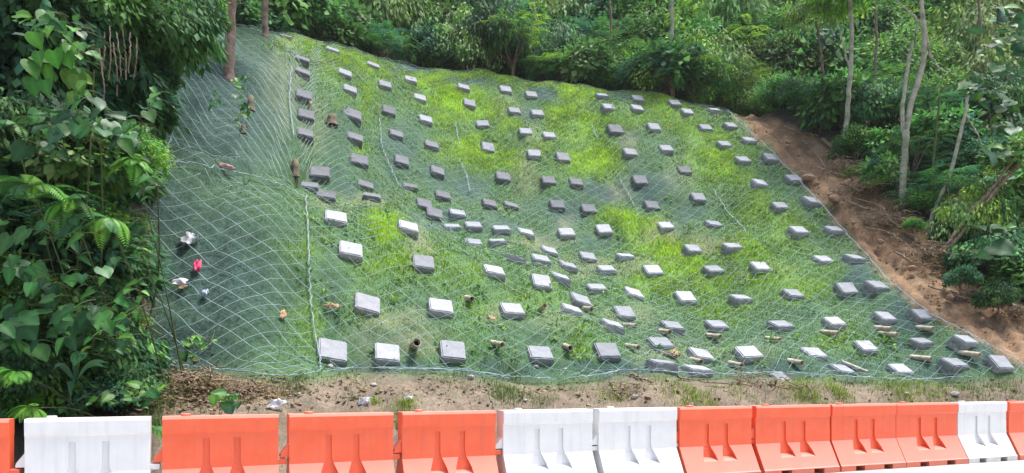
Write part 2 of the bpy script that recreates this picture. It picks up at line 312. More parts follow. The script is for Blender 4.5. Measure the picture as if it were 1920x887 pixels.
def build_terrain():
    a = np.concatenate([np.linspace(-1.6, -.60, 40)[:-1], np.linspace(-.60, .80, 620), np.linspace(.80, 1.7, 36)[1:]])
    rows = []
    T = np.linspace(0, 1, 34)
    Yb, Yt = barY(a) + .35, toeY(a); Yc, _ = crest(a)
    for t in T: rows.append(Yb + (Yt - Yb) * t)
    for t in np.linspace(0, 1, 230)[1:]: rows.append(Yt + (Yc + 2 - Yt) * t ** 1.05)
    for t in np.linspace(0, 1, 46)[1:]: rows.append(Yc + 2 + (75 - Yc - 2) * t ** 1.7)
    Y = np.array(rows); X = a[None, :] * Y
    Z = height(X, Y)
    fine = rng.normal(0, 1, Y.shape)
    Xf, Yf, Zf = X.ravel(), Y.ravel(), Z.ravel()
    U, V, lime, mat, tan, strip, jung, back, left, verge = cover(Xf, Yf, Zf)
    Uw_ = U
    roughm = np.clip(strip + verge * (Yf > barY(Xf / Yf) + .9), 0, 1)
    lump = (np.sin(Xf * 9 + 2 * np.sin(Yf * 7)) * np.sin(Yf * 11 + 1.5 * np.sin(Xf * 8.0)))
    gul = np.sin((Uw_ - V * .9) * .16 + 2 * np.sin(V * .03)) * .05 + np.sin(Xf * 5 + 2 * np.sin(Yf * 4.)) * np.sin(Yf * 6.3 + np.sin(Xf * 6)) * .05
    Zf = Zf + strip * (1 - jung) * gul
    Zf = Zf + roughm * (fine.ravel() * .007 + .022 * lump) + (1 - roughm) * fine.ravel() * .006
    # eroded gully beside the netting
    Zf = Zf - .22 * strip * (1 - jung) * np.clip((Yf - toeY(Xf / Yf)) / 2, 0, 1)
    nR, nC = Y.shape
    idx = np.arange(nR * nC).reshape(nR, nC)
    Fq = np.stack([idx[:-1, :-1], idx[:-1, 1:], idx[1:, 1:], idx[1:, :-1]], -1).reshape(-1, 4)
    c = cov_color(Xf, Yf, Zf)
    m = NM('slope_soil_and_mat')
    at = m.n('ShaderNodeAttribute', attribute_name='col')
    f1 = m.noise(26, 8, .75); f2 = m.noise(3.2, 5, .6); f3 = m.noise(110, 3, .6)
    col = m.mix(at.outputs['Color'], m.ramp(f1, [(.30, (.42, .45, .42)), (.5, (.95, .95, .95)), (.72, (1.7, 1.65, 1.55))]), 1.0, 'MULTIPLY')
    col = m.mix(col, m.ramp(f2, [(.3, (.75, .78, .75)), (.7, (1.2, 1.17, 1.1))]), 1.0, 'MULTIPLY')
    # woven erosion mat: pale fibres round small cells
    a2 = m.n('ShaderNodeAttribute', attribute_name='mat'); tc = m.n('ShaderNodeTexCoord')
    vo = m.n('ShaderNodeTexVoronoi', feature='DISTANCE_TO_EDGE'); vo.inputs['Scale'].default_value = 10; m.l(tc.outputs['Object'], vo.inputs['Vector'])
    ln = m.ramp(vo.outputs['Distance'], [(.03, (1, 1, 1)), (.10, (0, 0, 0))])
    mm = m.n('ShaderNodeMath', operation='MULTIPLY'); m.l(a2.outputs['Fac'], mm.inputs[0]); m.l(ln, mm.inputs[1])
    m3 = m.n('ShaderNodeMath', operation='MULTIPLY'); m.l(mm.outputs[0], m3.inputs[0]); m3.inputs[1].default_value = .30
    col = m.mix(col, (.11, .20, .20), m3.outputs[0])
    m.base(col); m.rough(.95); m.bump(f1, .55, .035)
    me = mesh_np('slope_ground', np.stack([Xf, Yf, Zf], 1), Fq, m.m, c, smooth=True)
    at_ = me.attributes.new('mat', 'FLOAT', 'POINT'); at_.data.foreach_set('value', (np.clip(mat + .15, 0, 1) * (1 - np.clip(strip, 0, 1)) * (1 - np.clip(verge, 0, 1)) * (1 - back) * (1 - jung)).astype(np.float32))
    o = link('hillside', me); o['kind'] = 'structure'
    return o

def sheet(name, pts, z, mat, kind='structure'):
    me = mesh_np(name, [(x, y, z) for x, y in pts], np.array([range(len(pts))]), mat)
    return link(name, me, kind=kind)
M_EARTH = mat_noise('earth', (.14, .10, .07), (.28, .21, .15), 1.5, .95, .5, .03)
sheet('ground', [(-500, -500), (500, -500), (500, 500), (-500, 500)], -.09, M_EARTH)
mroad = NM('worn_concrete_road'); f = mroad.noise(2.2, 8, .7); g = mroad.noise(90, 4, .7)
cc = mroad.mix(mroad.ramp(f, [(.3, (.44, .42, .39)), (.7, (.56, .54, .51))]), mroad.ramp(g, [(.3, (.8,) * 3), (.7, (1.08,) * 3)]), 1, 'MULTIPLY')
mroad.base(cc); mroad.rough(.9); mroad.bump(g, .4, .004)
nx, ny = -BDY, BDX
def bl(t, off): return (BX + BDX * t + nx * off, BY + BDY * t + ny * off)
# road as a dense enough strip with a raised, slightly ragged verge edge
sheet('road', [bl(-60, -9), bl(120, -9), bl(120, .32), bl(-60, .32)], 0.0, mroad.m)
build_terrain()

# ---------------------------------------------------------------- concrete anchor blocks
B = {1: (539, 70), 2: (626, 95), 3: (569, 113), 4: (570, 137), 5: (649, 139), 6: (702, 123), 7: (724, 160), 8: (658, 169), 9: (772, 149), 10: (789, 183), 11: (872, 163), 12: (950, 168), 13: (882, 194), 14: (967, 208), 15: (572, 180), 16: (731, 207), 17: (800, 224), 18: (907, 233), 19: (662, 214), 20: (576, 217), 21: (745, 252), 22: (574, 252), 23: (667, 259), 24: (811, 271), 25: (917, 276), 26: (675, 300), 27: (755, 302), 28: (822, 321), 29: (946, 332), 30: (603, 325), 31: (584, 350), 32: (613, 366), 33: (687, 348), 34: (700, 369), 35: (771, 350), 36: (832, 366), 37: (797, 383), 38: (816, 400), 39: (861, 400), 40: (850, 425), 41: (890, 423), 42: (920, 381), 43: (960, 385), 44: (942, 430), 45: (631, 410), 46: (767, 428), 47: (935, 453), 48: (890, 455), 49: (659, 470), 50: (795, 493), 51: (927, 508), 52: (968, 484), 53: (690, 570), 54: (828, 577), 55: (962, 582), 56: (625, 660), 57: (728, 663), 58: (850, 661), 59: (999, 178), 60: (1010, 212), 61: (988, 247), 62: (1032, 254), 63: (1004, 289), 64: (1058, 294), 65: (1131, 179), 66: (1198, 184), 67: (1143, 201), 68: (1196, 203), 69: (1267, 194), 70: (1315, 193), 71: (1291, 209), 72: (1341, 206), 73: (1156, 242), 74: (1228, 238), 75: (1325, 239), 76: (1372, 235), 77: (1360, 270), 78: (1406, 263), 79: (1184, 286), 80: (1250, 279), 81: (1395, 299), 82: (1031, 339), 83: (1082, 343), 84: (1202, 337), 85: (1285, 319), 86: (1427, 343), 87: (1446, 295), 88: (1047, 384), 89: (1106, 391), 90: (1224, 385), 91: (1311, 370), 92: (987, 436), 93: (1064, 437), 94: (1134, 429), 95: (1250, 424), 96: (1341, 420), 97: (1301, 467), 98: (1375, 462), 99: (1031, 470), 100: (1015, 486), 101: (1104, 480), 102: (1175, 480), 103: (1066, 498), 104: (1139, 504), 105: (1226, 506), 106: (1340, 506), 107: (1427, 500), 108: (1051, 520), 109: (1016, 529), 110: (1121, 540), 111: (1190, 550), 112: (1287, 556), 113: (1391, 559), 114: (1090, 562), 115: (1073, 581), 116: (1172, 586), 117: (1149, 609), 118: (1262, 613), 119: (1346, 611), 120: (1240, 644), 121: (1014, 662), 122: (1140, 658), 123: (1243, 684), 124: (1316, 665), 125: (1309, 694), 126: (1405, 662), 127: (1489, 334), 128: (1464, 387), 129: (1524, 377), 130: (1499, 432), 131: (1565, 431), 132: (1545, 487), 133: (1604, 484), 134: (1589, 541), 135: (1646, 536), 136: (1489, 552), 137: (1565, 603), 138: (1660, 596), 139: (1728, 591), 140: (1466, 610), 141: (1526, 662), 142: (1624, 651), 143: (1728, 643), 144: (1810, 640), 145: (1579, 695), 146: (1688, 694), 147: (1790, 681), 148: (1875, 680), 149: (1469, 703)}
DARK = {3, 4, 15, 20, 22, 19, 23, 26, 30, 31, 32, 16, 21, 27, 24, 28, 36, 35, 29, 42, 43, 82, 83, 88, 89, 84, 90, 73, 37, 38, 34, 85, 1, 33}
PALE = {45, 46, 49, 53, 54, 55, 56, 57, 58, 51, 86, 130, 131, 94, 102, 105, 109, 115, 125, 126, 124, 117, 104, 107, 111, 112, 137, 141, 142, 146, 95, 132, 138, 92, 93}
COLS = [([3, 4, 15, 20, 22, 30, 31, 32], 'in the column directly above the long netting seam'),
        ([2, 5, 8, 19, 23, 26, 33, 34], 'in the first column right of the seam'),
        ([6, 7, 16, 21, 27, 35, 37, 38, 40, 48, 52, 109, 115, 122], 'in second long column right of the seam'),
        ([9, 10, 17, 24, 28, 36, 39, 41, 47, 100, 108, 114, 117, 123], 'in third long column right of the seam'),
        ([11, 13, 18, 25, 29, 43, 92, 99, 103, 110, 116, 120, 125], 'in seventh column left of soil strip'),
        ([12, 14, 61, 63, 82, 88, 93, 101, 104, 111, 118, 124], 'in sixth column left of soil strip'),
        ([59, 60, 62, 64, 83, 89, 94, 102, 105, 112, 119, 126, 149], 'in fifth column left of soil strip'),
        ([65, 67, 73, 79, 84, 90, 95, 97, 106, 113, 140, 141, 145], 'in fourth column left of soil strip'),
        ([66, 68, 74, 80, 85, 91, 96, 98, 107, 136, 137, 142, 146], 'in third column left of soil strip'),
        ([69, 71, 75, 77, 81, 86, 128, 130, 132, 134, 138, 143, 147], 'in second column left of soil strip'),
        ([70, 72, 76, 78, 87, 127, 129, 131, 133, 135, 139, 144, 148], 'in the column beside the brown soil strip'),
        ([45, 49, 53, 57], 'in the short lower column nearest the seam'),
        ([46, 50, 54, 58], 'in second short lower column from the seam'),
        ([51, 55, 121], 'in third short lower column from the seam')]
ORD = ['first', 'second', 'third', 'fourth', 'fifth', 'sixth', 'seventh', 'eighth', 'ninth', 'tenth', 'eleventh', 'twelfth', 'thirteenth', 'fourteenth']
LAB = {1: 'grey concrete block on the crest beside the bare brown post', 56: 'largest pale concrete block at the foot of the long netting seam',
       42: 'dark concrete block, left one of the close pair halfway up the middle', 44: 'grey concrete block just below the close pair halfway up the middle'}
def tone(i): return 'dark' if i in DARK else 'pale' if i in PALE else 'mid'
TW = {'dark': 'dark grey', 'pale': 'pale grey', 'mid': 'grey'}
for ids, where in COLS:
    for k, i in enumerate(ids): LAB[i] = f"{TW[tone(i)]} concrete block, {ORD[k]} from top {where}"
def block_mesh(seed, mat):
    r = random.Random(seed)
    bm = bmesh.new(); W = .44
    rings = [(W * .61, -.38), (W * .555, -.19), (W * .50, .0)]      # half-ish sizes, height below the face
    vs = []
    for hw, z in rings:
        hw2 = hw
        vs.append([bm.verts.new((sx * hw2 * r.uniform(.965, 1.035), sy * hw2 * r.uniform(.965, 1.035), z + r.uniform(-.008, .008))) for sx, sy in ((-1, -1), (1, -1), (1, 1), (-1, 1))])
    for A, Bq in zip(vs[:-1], vs[1:]):
        for k in range(4): bm.faces.new((A[k], A[(k + 1) % 4], Bq[(k + 1) % 4], Bq[k]))
    bm.faces.new(vs[-1])
    bmesh.ops.bevel(bm, geom=[e for e in bm.edges if max(v.co.z for v in e.verts) > -.3], offset=.022, segments=2, affect='EDGES', clamp_overlap=True)
    bmesh.ops.subdivide_edges(bm, edges=[e for e in bm.edges if e.calc_length() > .15], cuts=3, use_grid_fill=True)
    for v in bm.verts:
        v.co += Vector((r.gauss(0, .0018), r.gauss(0, .0018), r.gauss(0, .0025)))
    me = bpy.data.meshes.new('concrete_block'); bm.to_mesh(me); bm.free(); me.materials.append(mat)
    return me
BM_ = {t: [block_mesh(s, M_CONC[t]) for s in range(5)] for t in ('dark', 'mid', 'pale')}
LT = Vector((TDX, TDY, 0))
blk_pos = []
SIZE = {19: 1.3, 56: 1.12, 30: 1.12, 26: 1.1, 32: 1.1, 53: 1.05, 73: 1.2, 149: .9}
for i in sorted(B):
    u, v = B[i]
    p = Vector(hit(u - 3, v + 7 * (.5 + v / 1400))); n = grad(p.x, p.y, .35)
    c_ = n.dot(LT)
    n = (n - LT * (c_ if c_ < 0 else max(0, c_ - .22))).normalized()
    s = SIZE.get(i, 1) * (.88 if u > 1540 and v > 570 else 1) * random.uniform(.96, 1.04) * .98
    yax = n.cross(LT).normalized(); xax = yax.cross(n).normalized()
    M = Matrix((xax, yax, n)).transposed().to_4x4()
    M = M @ Matrix.Rotation(random.gauss(0, .025), 4, 'Z') @ Matrix.Rotation(random.gauss(0, .04), 4, 'X') @ Matrix.Rotation(random.gauss(0, .04), 4, 'Y')
    o = link('concrete_block', BM_[tone(i)][i % 5])
    M.translation = p + n * (.125 if i != 149 else .04)
    o.matrix_world = M @ Matrix.Diagonal((s, s, s * .85, 1))
    tag(o, LAB[i], 'concrete block', 'concrete anchor blocks pinning the netting to the slope')
    blk_pos.append((p.x, p.y, p.z))
BLKP = np.array(blk_pos)

# ---------------------------------------------------------------- wire netting
PG = np.arange(-16, 26, .15); NG = np.arange(-.8, 24, .06)
def pn(p, n): return TX + TDX * p - TDY * n, TY + TDY * p + TDX * n
_X, _Y = pn(PG[:, None], NG[None, :]); _Z = height(_X, _Y)
_ds = np.sqrt(np.diff(_Z, axis=1) ** 2 + .06 ** 2)
ARC = np.concatenate([np.zeros((len(PG), 1)), np.cumsum(_ds, 1)], 1) - .8
def pq(p, q):
    p = np.asarray(p, float); q = np.asarray(q, float)
    fi = np.clip((p - PG[0]) / .15, 0, len(PG) - 2.001); i0 = fi.astype(int); w = fi - i0
    n = np.empty_like(q)
    for k in range(len(q)):
        n[k] = (1 - w[k]) * np.interp(q[k], ARC[i0[k]], NG) + w[k] * np.interp(q[k], ARC[i0[k] + 1], NG)
    X, Y = pn(p, n); return X, Y, height(X, Y)
def inv_p(x, y): return (x - TX) * TDX + (y - TY) * TDY, -(x - TX) * TDY + (y - TY) * TDX
def tube_np(P, r, k=4):
    """square tube along polyline P (n,3) with radius r (scalar or array)"""
    P = np.asarray(P, float); n = len(P); r = np.broadcast_to(np.asarray(r, float), (n,))
    T = np.gradient(P, axis=0); T /= np.maximum(np.linalg.norm(T, axis=1, keepdims=True), 1e-9)
    up = np.where(np.abs(T[:, 2:3]) > .9, np.array([[1., 0, 0]]), np.array([[0, 0, 1.]]))
    s = np.cross(T, up); s /= np.maximum(np.linalg.norm(s, axis=1, keepdims=True), 1e-9); w = np.cross(s, T)
    ang = np.arange(k) * 2 * math.pi / k
    V = P[:, None, :] + r[:, None, None] * (np.cos(ang)[None, :, None] * s[:, None, :] + np.sin(ang)[None, :, None] * w[:, None, :])
    idx = np.arange(n * k).reshape(n, k); nx_ = np.roll(idx, -1, 1)
    Fq = np.stack([idx[:-1], nx_[:-1], nx_[1:], idx[1:]], -1).reshape(-1, 4)
    return V.reshape(-1, 3), Fq
class Acc:
    def __init__(s): s.V = []; s.F = []; s.C = []; s.n = 0
    def add(s, V, Fq, c=None):
        s.V.append(V); s.F.append(Fq + s.n); s.n += len(V)
        if c is not None: s.C.append(np.broadcast_to(np.asarray(c, float), (len(V), 3)))
    def mesh(s, name, mat, smooth=False):
        ks = sorted({f.shape[1] for f in s.F})
        Fl = [np.concatenate([f for f in s.F if f.shape[1] == k]) for k in ks]
        return mesh_np(name, np.concatenate(s.V), Fl, mat, np.concatenate(s.C) if s.C else None, smooth)
M_WIRE = mat_noise('galvanised_wire', (.16, .25, .27), (.37, .48, .51), 3, .55, 0)
M_CABLE = mat_noise('lacing_cable', (.18, .26, .32), (.38, .47, .54), 5, .5, 0)
def seg_p(u, v):
    h = hit(u, v); p, n = inv_p(h[0], h[1])
    col = int(np.clip((p - PG[0]) / .15, 0, len(PG) - 1)); return p, float(np.interp(n, NG, ARC[col]))
def net_lines(fam, cell, spacing, inside, warp=.10, lift=.095, rad=.0040):
    """fam: list of slopes dq/dp; returns Acc of wires clipped by inside(U,V,X,Y)"""
    acc = Acc()
    for (dp, dq) in fam:
        L = math.hypot(dp, dq); dp, dq = dp / L, dq / L
        nxp, nxq = -dq, dp
        for c in np.arange(-34, 34, spacing):
            t = np.arange(-34, 34, .16)
            p = nxp * c + dp * t + 4; q = nxq * c + dq * t + 8
            k = (p > -15.5) & (p < 25) & (q > -.5) & (q < 30)
            if k.sum() < 3: continue
            p, q = p[k], q[k]
            pw = p + warp * np.sin(q * 1.1 + 1.3 * np.sin(p * .7)) + .35 * warp * np.sin(p * 3.1 + q * 2.3)
            qw = q + warp * np.sin(p * 1.4 + 1.1 * np.sin(q * .8)) + .35 * warp * np.sin(q * 3.7 - p * 2.9)
            X, Y, Z = pq(pw, qw)
            ins = inside(X, Y, Z, pw, qw)
            lf = lift + .035 * np.sin(pw * 2.2) * np.sin(qw * 1.9)
            P = np.stack([X + .2 * lf, Y - .45 * lf, Z + .8 * lf], 1)
            run = []
            for j in range(len(P)):
                if ins[j]: run.append(j)
                if (not ins[j] or j == len(P) - 1):
                    if len(run) > 2: acc.add(*tube_np(P[run], rad, 3))
                    run = []
    return acc
pS0, qS0 = seg_p(572, 385); pS1, qS1 = seg_p(600, 690)
def inU(X, Y, Z): return X / Y * F + CX, CY - (Z - EYE) / Y * F
def vis_net(X, Y, Z):
    U, V = inU(X, Y, Z); a = X / Y
    return (U < netR(V) - 1 + 4 * np.sin(V * .13)) & (V < netB(U) + 3) & (Y < crest(a)[0] + .8), U, V
BENCHV = np.array([(150, 285), (290, 305), (400, 322), (480, 338), (572, 378)], float)
def seamU(v): return np.interp(v, [380, 540, 690, 720], [571, 578, 601, 604])
def in_main(X, Y, Z, p, q):
    k, U, V = vis_net(X, Y, Z)
    return k & ~((U < seamU(V)) & (V > np.interp(U, BENCHV[:, 0], BENCHV[:, 1]))) & (U > 522 + .12 * (V - 60))
def in_low(X, Y, Z, p, q):
    k, U, V = vis_net(X, Y, Z)
    return k & (U < seamU(V)) & (U > 195) & (V > np.interp(U, BENCHV[:, 0], BENCHV[:, 1])) 
def in_up(X, Y, Z, p, q):
    k, U, V = vis_net(X, Y, Z)
    return k & (U <= 522 + .12 * (V - 60)) & (U > 230) & (V <= np.interp(U, BENCHV[:, 0], BENCHV[:, 1]))
def net(label, acc, cables):
    t = thing('wire_netting', label, 'netting', group='wire netting panels laid over the slope')
    link('mesh_wires', acc.mesh('mesh_wires', M_WIRE), t)
    for pts in cables:
        P = []
        for (u0, v0), (u1, v1) in zip(pts[:-1], pts[1:]):
            for k in np.linspace(0, 1, 12)[:-1]: P.append((u0 + (u1 - u0) * k, v0 + (v1 - v0) * k))
        P.append(pts[-1])
        Q = []
        for j, (u, v) in enumerate(P):
            h = hit(u + .9 * math.sin(j * 1.7), v); n = grad(h[0], h[1], .3); Q.append(Vector(h) + n * .085)
        Q = np.array(Q); a1 = Acc()
        a1.add(*tube_np(Q, .007, 5))
        w = np.stack([np.sin(np.arange(len(Q)) * 1.9) * .03, np.cos(np.arange(len(Q)) * 1.9) * .012, np.cos(np.arange(len(Q)) * 1.3) * .01], 1)
        a1.add(*tube_np(Q + w, .005, 4))
        link('lacing_cable', a1.mesh('lacing_cable', M_CABLE), t)
    return t
net('large wire netting panel carrying the concrete blocks between the seam and brown soil strip',
    net_lines([(1, .82), (1, -.95)], .3, .29, in_main, .06),
    [[(852, 232), (857, 262), (862, 280)], [(858, 300), (872, 330), (880, 365)], [(1108, 238), (1119, 262)], [(1162, 342), (1176, 365), (1188, 388)], [(1336, 360), (1366, 402), (1400, 440)],
     [(709, 225), (712, 252), (713, 275), (722, 300), (745, 350), (800, 395), (850, 440)],
     [(606, 708), (660, 699), (760, 701), (850, 703), (950, 714), (1040, 720), (1110, 714), (1170, 702), (1240, 705), (1320, 711), (1440, 707), (1560, 713), (1700, 720), (1820, 714)],
     [(1362, 210), (1450, 292), (1535, 382), (1595, 452), (1664, 530), (1742, 594), (1830, 640), (1915, 690)]])
net('sagging lower left netting panel holding scraps of litter left of the long seam',
    net_lines([(1, .58), (1, -.98)], .4, .29, in_low, .045, .08, .0056),
    [[(571, 372), (573, 420), (577, 500), (580, 560), (586, 620), (598, 690), (600, 705)], [(292, 308), (350, 314), (400, 322), (480, 338), (530, 356), (571, 378)],
     [(236, 676), (300, 690), (360, 696), (430, 703), (520, 716), (560, 714), (600, 706)]])
net('dark upper left netting panel above the bench beneath the hanging foliage',
    net_lines([(1, .72), (1, -.9)], .34, .34, in_up, .07, .08, .0052),
    [[(321, 190), (322, 240), (317, 300)], [(545, 130), (540, 190), (548, 260)]])

# ---------------------------------------------------------------- drain pipes sticking out of the slope
M_PIPE = mat_noise('weathered_pipe', (.20, .16, .11), (.52, .47, .36), 9, .6, .3, .004, lo=.3, hi=.6)
M_HOLE = mat_noise('pipe_bore_black', (.012, .01, .008), (.03, .022, .015), 9, .95, 0)
PIPES = [(884, 557, 30, 'short drain pipe between two lower blocks, above the middle netting'), (790, 649, 50, 'dark wide drain pipe between the second and third bottom blocks'), (935, 644, 32, 'pale drain pipe right of the third bottom block'),
         (1017, 580, 20, 'small dark drain pipe end beside the central pale block'), (1069, 648, 26, 'drain pipe left of a large grey bottom block with bright grass beneath'), (1190, 649, 40, 'long drain pipe right of the large grey bottom block'),
         (1185, 609, 34, 'drain pipe just below a tilted block in the lower middle'), (1102, 577, 24, 'small drain pipe tucked under a tilted block'), (1250, 620, 30, 'pale drain pipe end left below a leaning block'),
         (1345, 629, 44, 'long pale drain pipe directly below a grey block with dark front'), (1312, 674, 44, 'drain pipe wedged between two low blocks near the brown bank'), (1385, 683, 40, 'broken drain pipe choked with debris at the bottom'),
         (1454, 634, 36, 'cream drain pipe below a grey block right of centre'), (1555, 623, 26, 'short drain pipe in green grass below a grey block'), (1657, 615, 32, 'upper one of two cream drain pipes lying close together'),
         (1661, 626, 16, 'lower small one of two cream drain pipes lying close together'), (1737, 616, 34, 'pale drain pipe between two right-hand blocks near the netting edge'), (1491, 678, 24, 'dark half-buried drain pipe at the bottom left of the long pipe'),
         (1606, 682, 62, 'longest thin drain pipe pointing down the lower right slope'), (1728, 669, 34, 'cream drain pipe between the two lowest right-hand blocks'), (1819, 664, 34, 'rightmost pale drain pipe beside the last blocks')]
def pipe_mesh(L, r, seed):
    a1 = Acc(); k = 12; rr = random.Random(seed)
    zs = [0, L * .5, L - .05, L]
    rad = [r, r, r * 1.02, r * 1.02]
    ang = np.arange(k) * 2 * math.pi / k
    rings = [np.stack([np.cos(ang) * q, np.full(k, z) + (rr.uniform(-.012, .012) if z == L else 0) * np.cos(ang * 2), np.sin(ang) * q], 1) for z, q in zip(zs, rad)]
    rings += [np.stack([np.cos(ang) * r * .82, np.full(k, L - .002), np.sin(ang) * r * .82], 1), np.stack([np.cos(ang) * r * .8, np.full(k, L - .2 if L > .3 else L * .4), np.sin(ang) * r * .8], 1)]
    V = np.concatenate(rings); idx = np.arange(len(V)).reshape(-1, k); nx_ = np.roll(idx, -1, 1)
    Fq = np.stack([idx[:-1], nx_[:-1], nx_[1:], idx[1:]], -1).reshape(-1, 4)
    me = mesh_np('drain_pipe', V, Fq, M_PIPE, smooth=False)
    cap = mesh_np('bore_disc', rings[-1], np.array([list(range(k))]), M_HOLE)  # near-black disc closing the bore behind the mouth
    return me, cap
for j, (u, v, px, lab) in enumerate(PIPES):
    h = Vector(hit(u - px * .3, v + 4)); n = grad(h.x, h.y, .3)
    L = max(.3, px * h.y / F * .62) + .14; r = .056 if j != 1 else .075
    d = (Vector((.50 + random.uniform(-.3, .1), -.8, -.30)) + n * .2).normalized()
    if j == 18: d = Vector((.72, -.62, -.42)).normalized(); r = .04
    if j in (1, 3): d = (Vector((.3, -.9, -.05)) + n * .3).normalized()
    me, cap = pipe_mesh(L, r, j)
    q = d.to_track_quat('Y', 'Z')
    o = link('drain_pipe', me, loc=h + n * .03 - d * .12); o.rotation_euler = q.to_euler()
    tag(o, lab, 'drain pipe', 'drain pipes sticking out of the slope')
    link('bore_disc', cap, o)

# ---------------------------------------------------------------- water-filled barriers
def plastic(name, c, c2):
    m = NM(name); f = m.noise(3, 6, .7); g = m.noise(45, 5, .75)
    col = m.ramp(f, [(.3, c), (.72, c2)])
    sc = m.ramp(g, [(.62, (0, 0, 0)), (.74, (1, 1, 1))])
    col = m.mix(col, tuple(min(1, x * .6 + .35) for x in c2), m.mix((0, 0, 0), sc, .32))
    tc2 = m.n('ShaderNodeTexCoord'); mp = m.n('ShaderNodeMapping'); mp.inputs['Scale'].default_value = (14, 14, 1.1); m.l(tc2.outputs['Object'], mp.inputs['Vector']); oi = m.n('ShaderNodeObjectInfo'); m.l(oi.outputs['Location'], mp.inputs['Location'])
    nz2 = m.n('ShaderNodeTexNoise'); nz2.inputs['Scale'].default_value = 1; nz2.inputs['Detail'].default_value = 6; m.l(mp.outputs[0], nz2.inputs['Vector'])
    col = m.mix(col, tuple(x * .62 + .05 for x in c), m.ramp(nz2.outputs['Fac'], [(.5, (0, 0, 0)), (.75, (.3,) * 3)]))
    # road grime towards the foot of the thing itself
    tc = m.n('ShaderNodeTexCoord'); sp = m.n('ShaderNodeSeparateXYZ'); m.l(tc.outputs['Object'], sp.inputs[0])
    mr = m.n('ShaderNodeMapRange'); mr.inputs['From Min'].default_value = .3; mr.inputs['From Max'].default_value = .0; mr.inputs['To Max'].default_value = .9
    m.l(sp.outputs['Z'], mr.inputs['Value'])
    mm = m.n('ShaderNodeMath', operation='MULTIPLY'); m.l(mr.outputs[0], mm.inputs[0]); m.l(f, mm.inputs[1])
    col = m.mix(col, (.22, .18, .14), mm.outputs[0])
    ge = m.n('ShaderNodeNewGeometry'); s2 = m.n('ShaderNodeSeparateXYZ'); m.l(ge.outputs['Normal'], s2.inputs[0])   # light from above painted into the colour: upward faces mixed paler
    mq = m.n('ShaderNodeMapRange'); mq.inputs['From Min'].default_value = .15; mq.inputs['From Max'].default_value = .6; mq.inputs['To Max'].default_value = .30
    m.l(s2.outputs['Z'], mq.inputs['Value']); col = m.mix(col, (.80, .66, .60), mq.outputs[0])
    m.base(col); m.rough(.38); m.b.inputs['Specular IOR Level'].default_value = .5; m.bump(g, .06, .004); return m.m
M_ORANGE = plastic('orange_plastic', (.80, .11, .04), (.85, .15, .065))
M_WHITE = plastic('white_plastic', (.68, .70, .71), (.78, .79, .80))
def hull(bm, pts):
    vs = [bm.verts.new(p) for p in pts]; bmesh.ops.convex_hull(bm, input=vs)
def barrier_body():
    L = .62
    prof = [(-.30, 0), (-.30, .085), (-.285, .10), (-.118, .43), (-.105, .455), (-.105, .82), (-.122, .845), (-.125, .97), (-.11, 1.0)]
    full = prof + [(-y, z) for y, z in reversed(prof)]
    bm = bmesh.new(); ends = []
    for s in (-1, 1):
        ends.append([bm.verts.new((s * L, y, z)) for y, z in full])
    n = len(full)
    for k in range(n): bm.faces.new((ends[0][k], ends[0][(k + 1) % n], ends[1][(k + 1) % n], ends[1][k]))
    bm.faces.new(ends[1]); bm.faces.new(list(reversed(ends[0])))
    bmesh.ops.recalc_face_normals(bm, faces=bm.faces)
    me = bpy.data.meshes.new('body'); bm.to_mesh(me); bm.free()
    ob = bpy.data.objects.new('tmp_body', me); COL.objects.link(ob)
    cut = bmesh.new()
    for sgn in (1, -1):
        for cx in (-.165, .165):
            hull(cut, [(cx + x, sgn * y, z) for x, y, z in ((-.036, -.082, .765), (.036, -.082, .765), (-.03, -.3, .765), (.03, -.3, .765), (-.036, -.082, .42), (.036, -.082, .42), (-.036, -.3, .42), (.036, -.3, .42))])
            hull(cut, [(cx + x, sgn * y, z) for x, y, z in ((-.037, -.080, .50), (.037, -.080, .50), (-.037, -.4, .50), (.037, -.4, .50), (-.12, -.10, .30), (.12, -.10, .30), (-.12, -.4, .163), (.12, -.4, .163))])
    for cx in (-.27, .27):     # fork slots
        hull(cut, [(cx + x, y, z) for x in (-.085, .085) for y in (-.5, .5) for z in (-.05, .075)])
    bmesh.ops.recalc_face_normals(cut, faces=cut.faces)
    cm = bpy.data.meshes.new('cut'); cut.to_mesh(cm); cut.free()
    co = bpy.data.objects.new('tmp_cut', cm); COL.objects.link(co)
    b = ob.modifiers.new('b', 'BOOLEAN'); b.object = co; b.operation = 'DIFFERENCE'; b.solver = 'EXACT'; b.use_self = True
    bv = ob.modifiers.new('v', 'BEVEL'); bv.width = .011; bv.segments = 2; bv.limit_method = 'ANGLE'; bv.angle_limit = math.radians(28)
    dg = bpy.context.evaluated_depsgraph_get(); dg.update()
    out = bpy.data.meshes.new_from_object(ob.evaluated_get(dg)); out.name = 'barrier_body'
    bpy.data.objects.remove(ob); bpy.data.objects.remove(co)
    out.materials.clear()
    return out
BODY = {'orange': barrier_body()}
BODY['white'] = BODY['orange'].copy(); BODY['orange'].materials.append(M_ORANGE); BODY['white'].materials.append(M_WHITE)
def small_mesh(name, fn, mat, bev=0):
    bm = bmesh.new(); fn(bm)
    if bev: bmesh.ops.bevel(bm, geom=bm.edges[:], offset=bev, segments=1, affect='EDGES')
    bmesh.ops.recalc_face_normals(bm, faces=bm.faces)
    me = bpy.data.meshes.new(name); bm.to_mesh(me); bm.free(); me.materials.append(mat); return me
LUG = {}
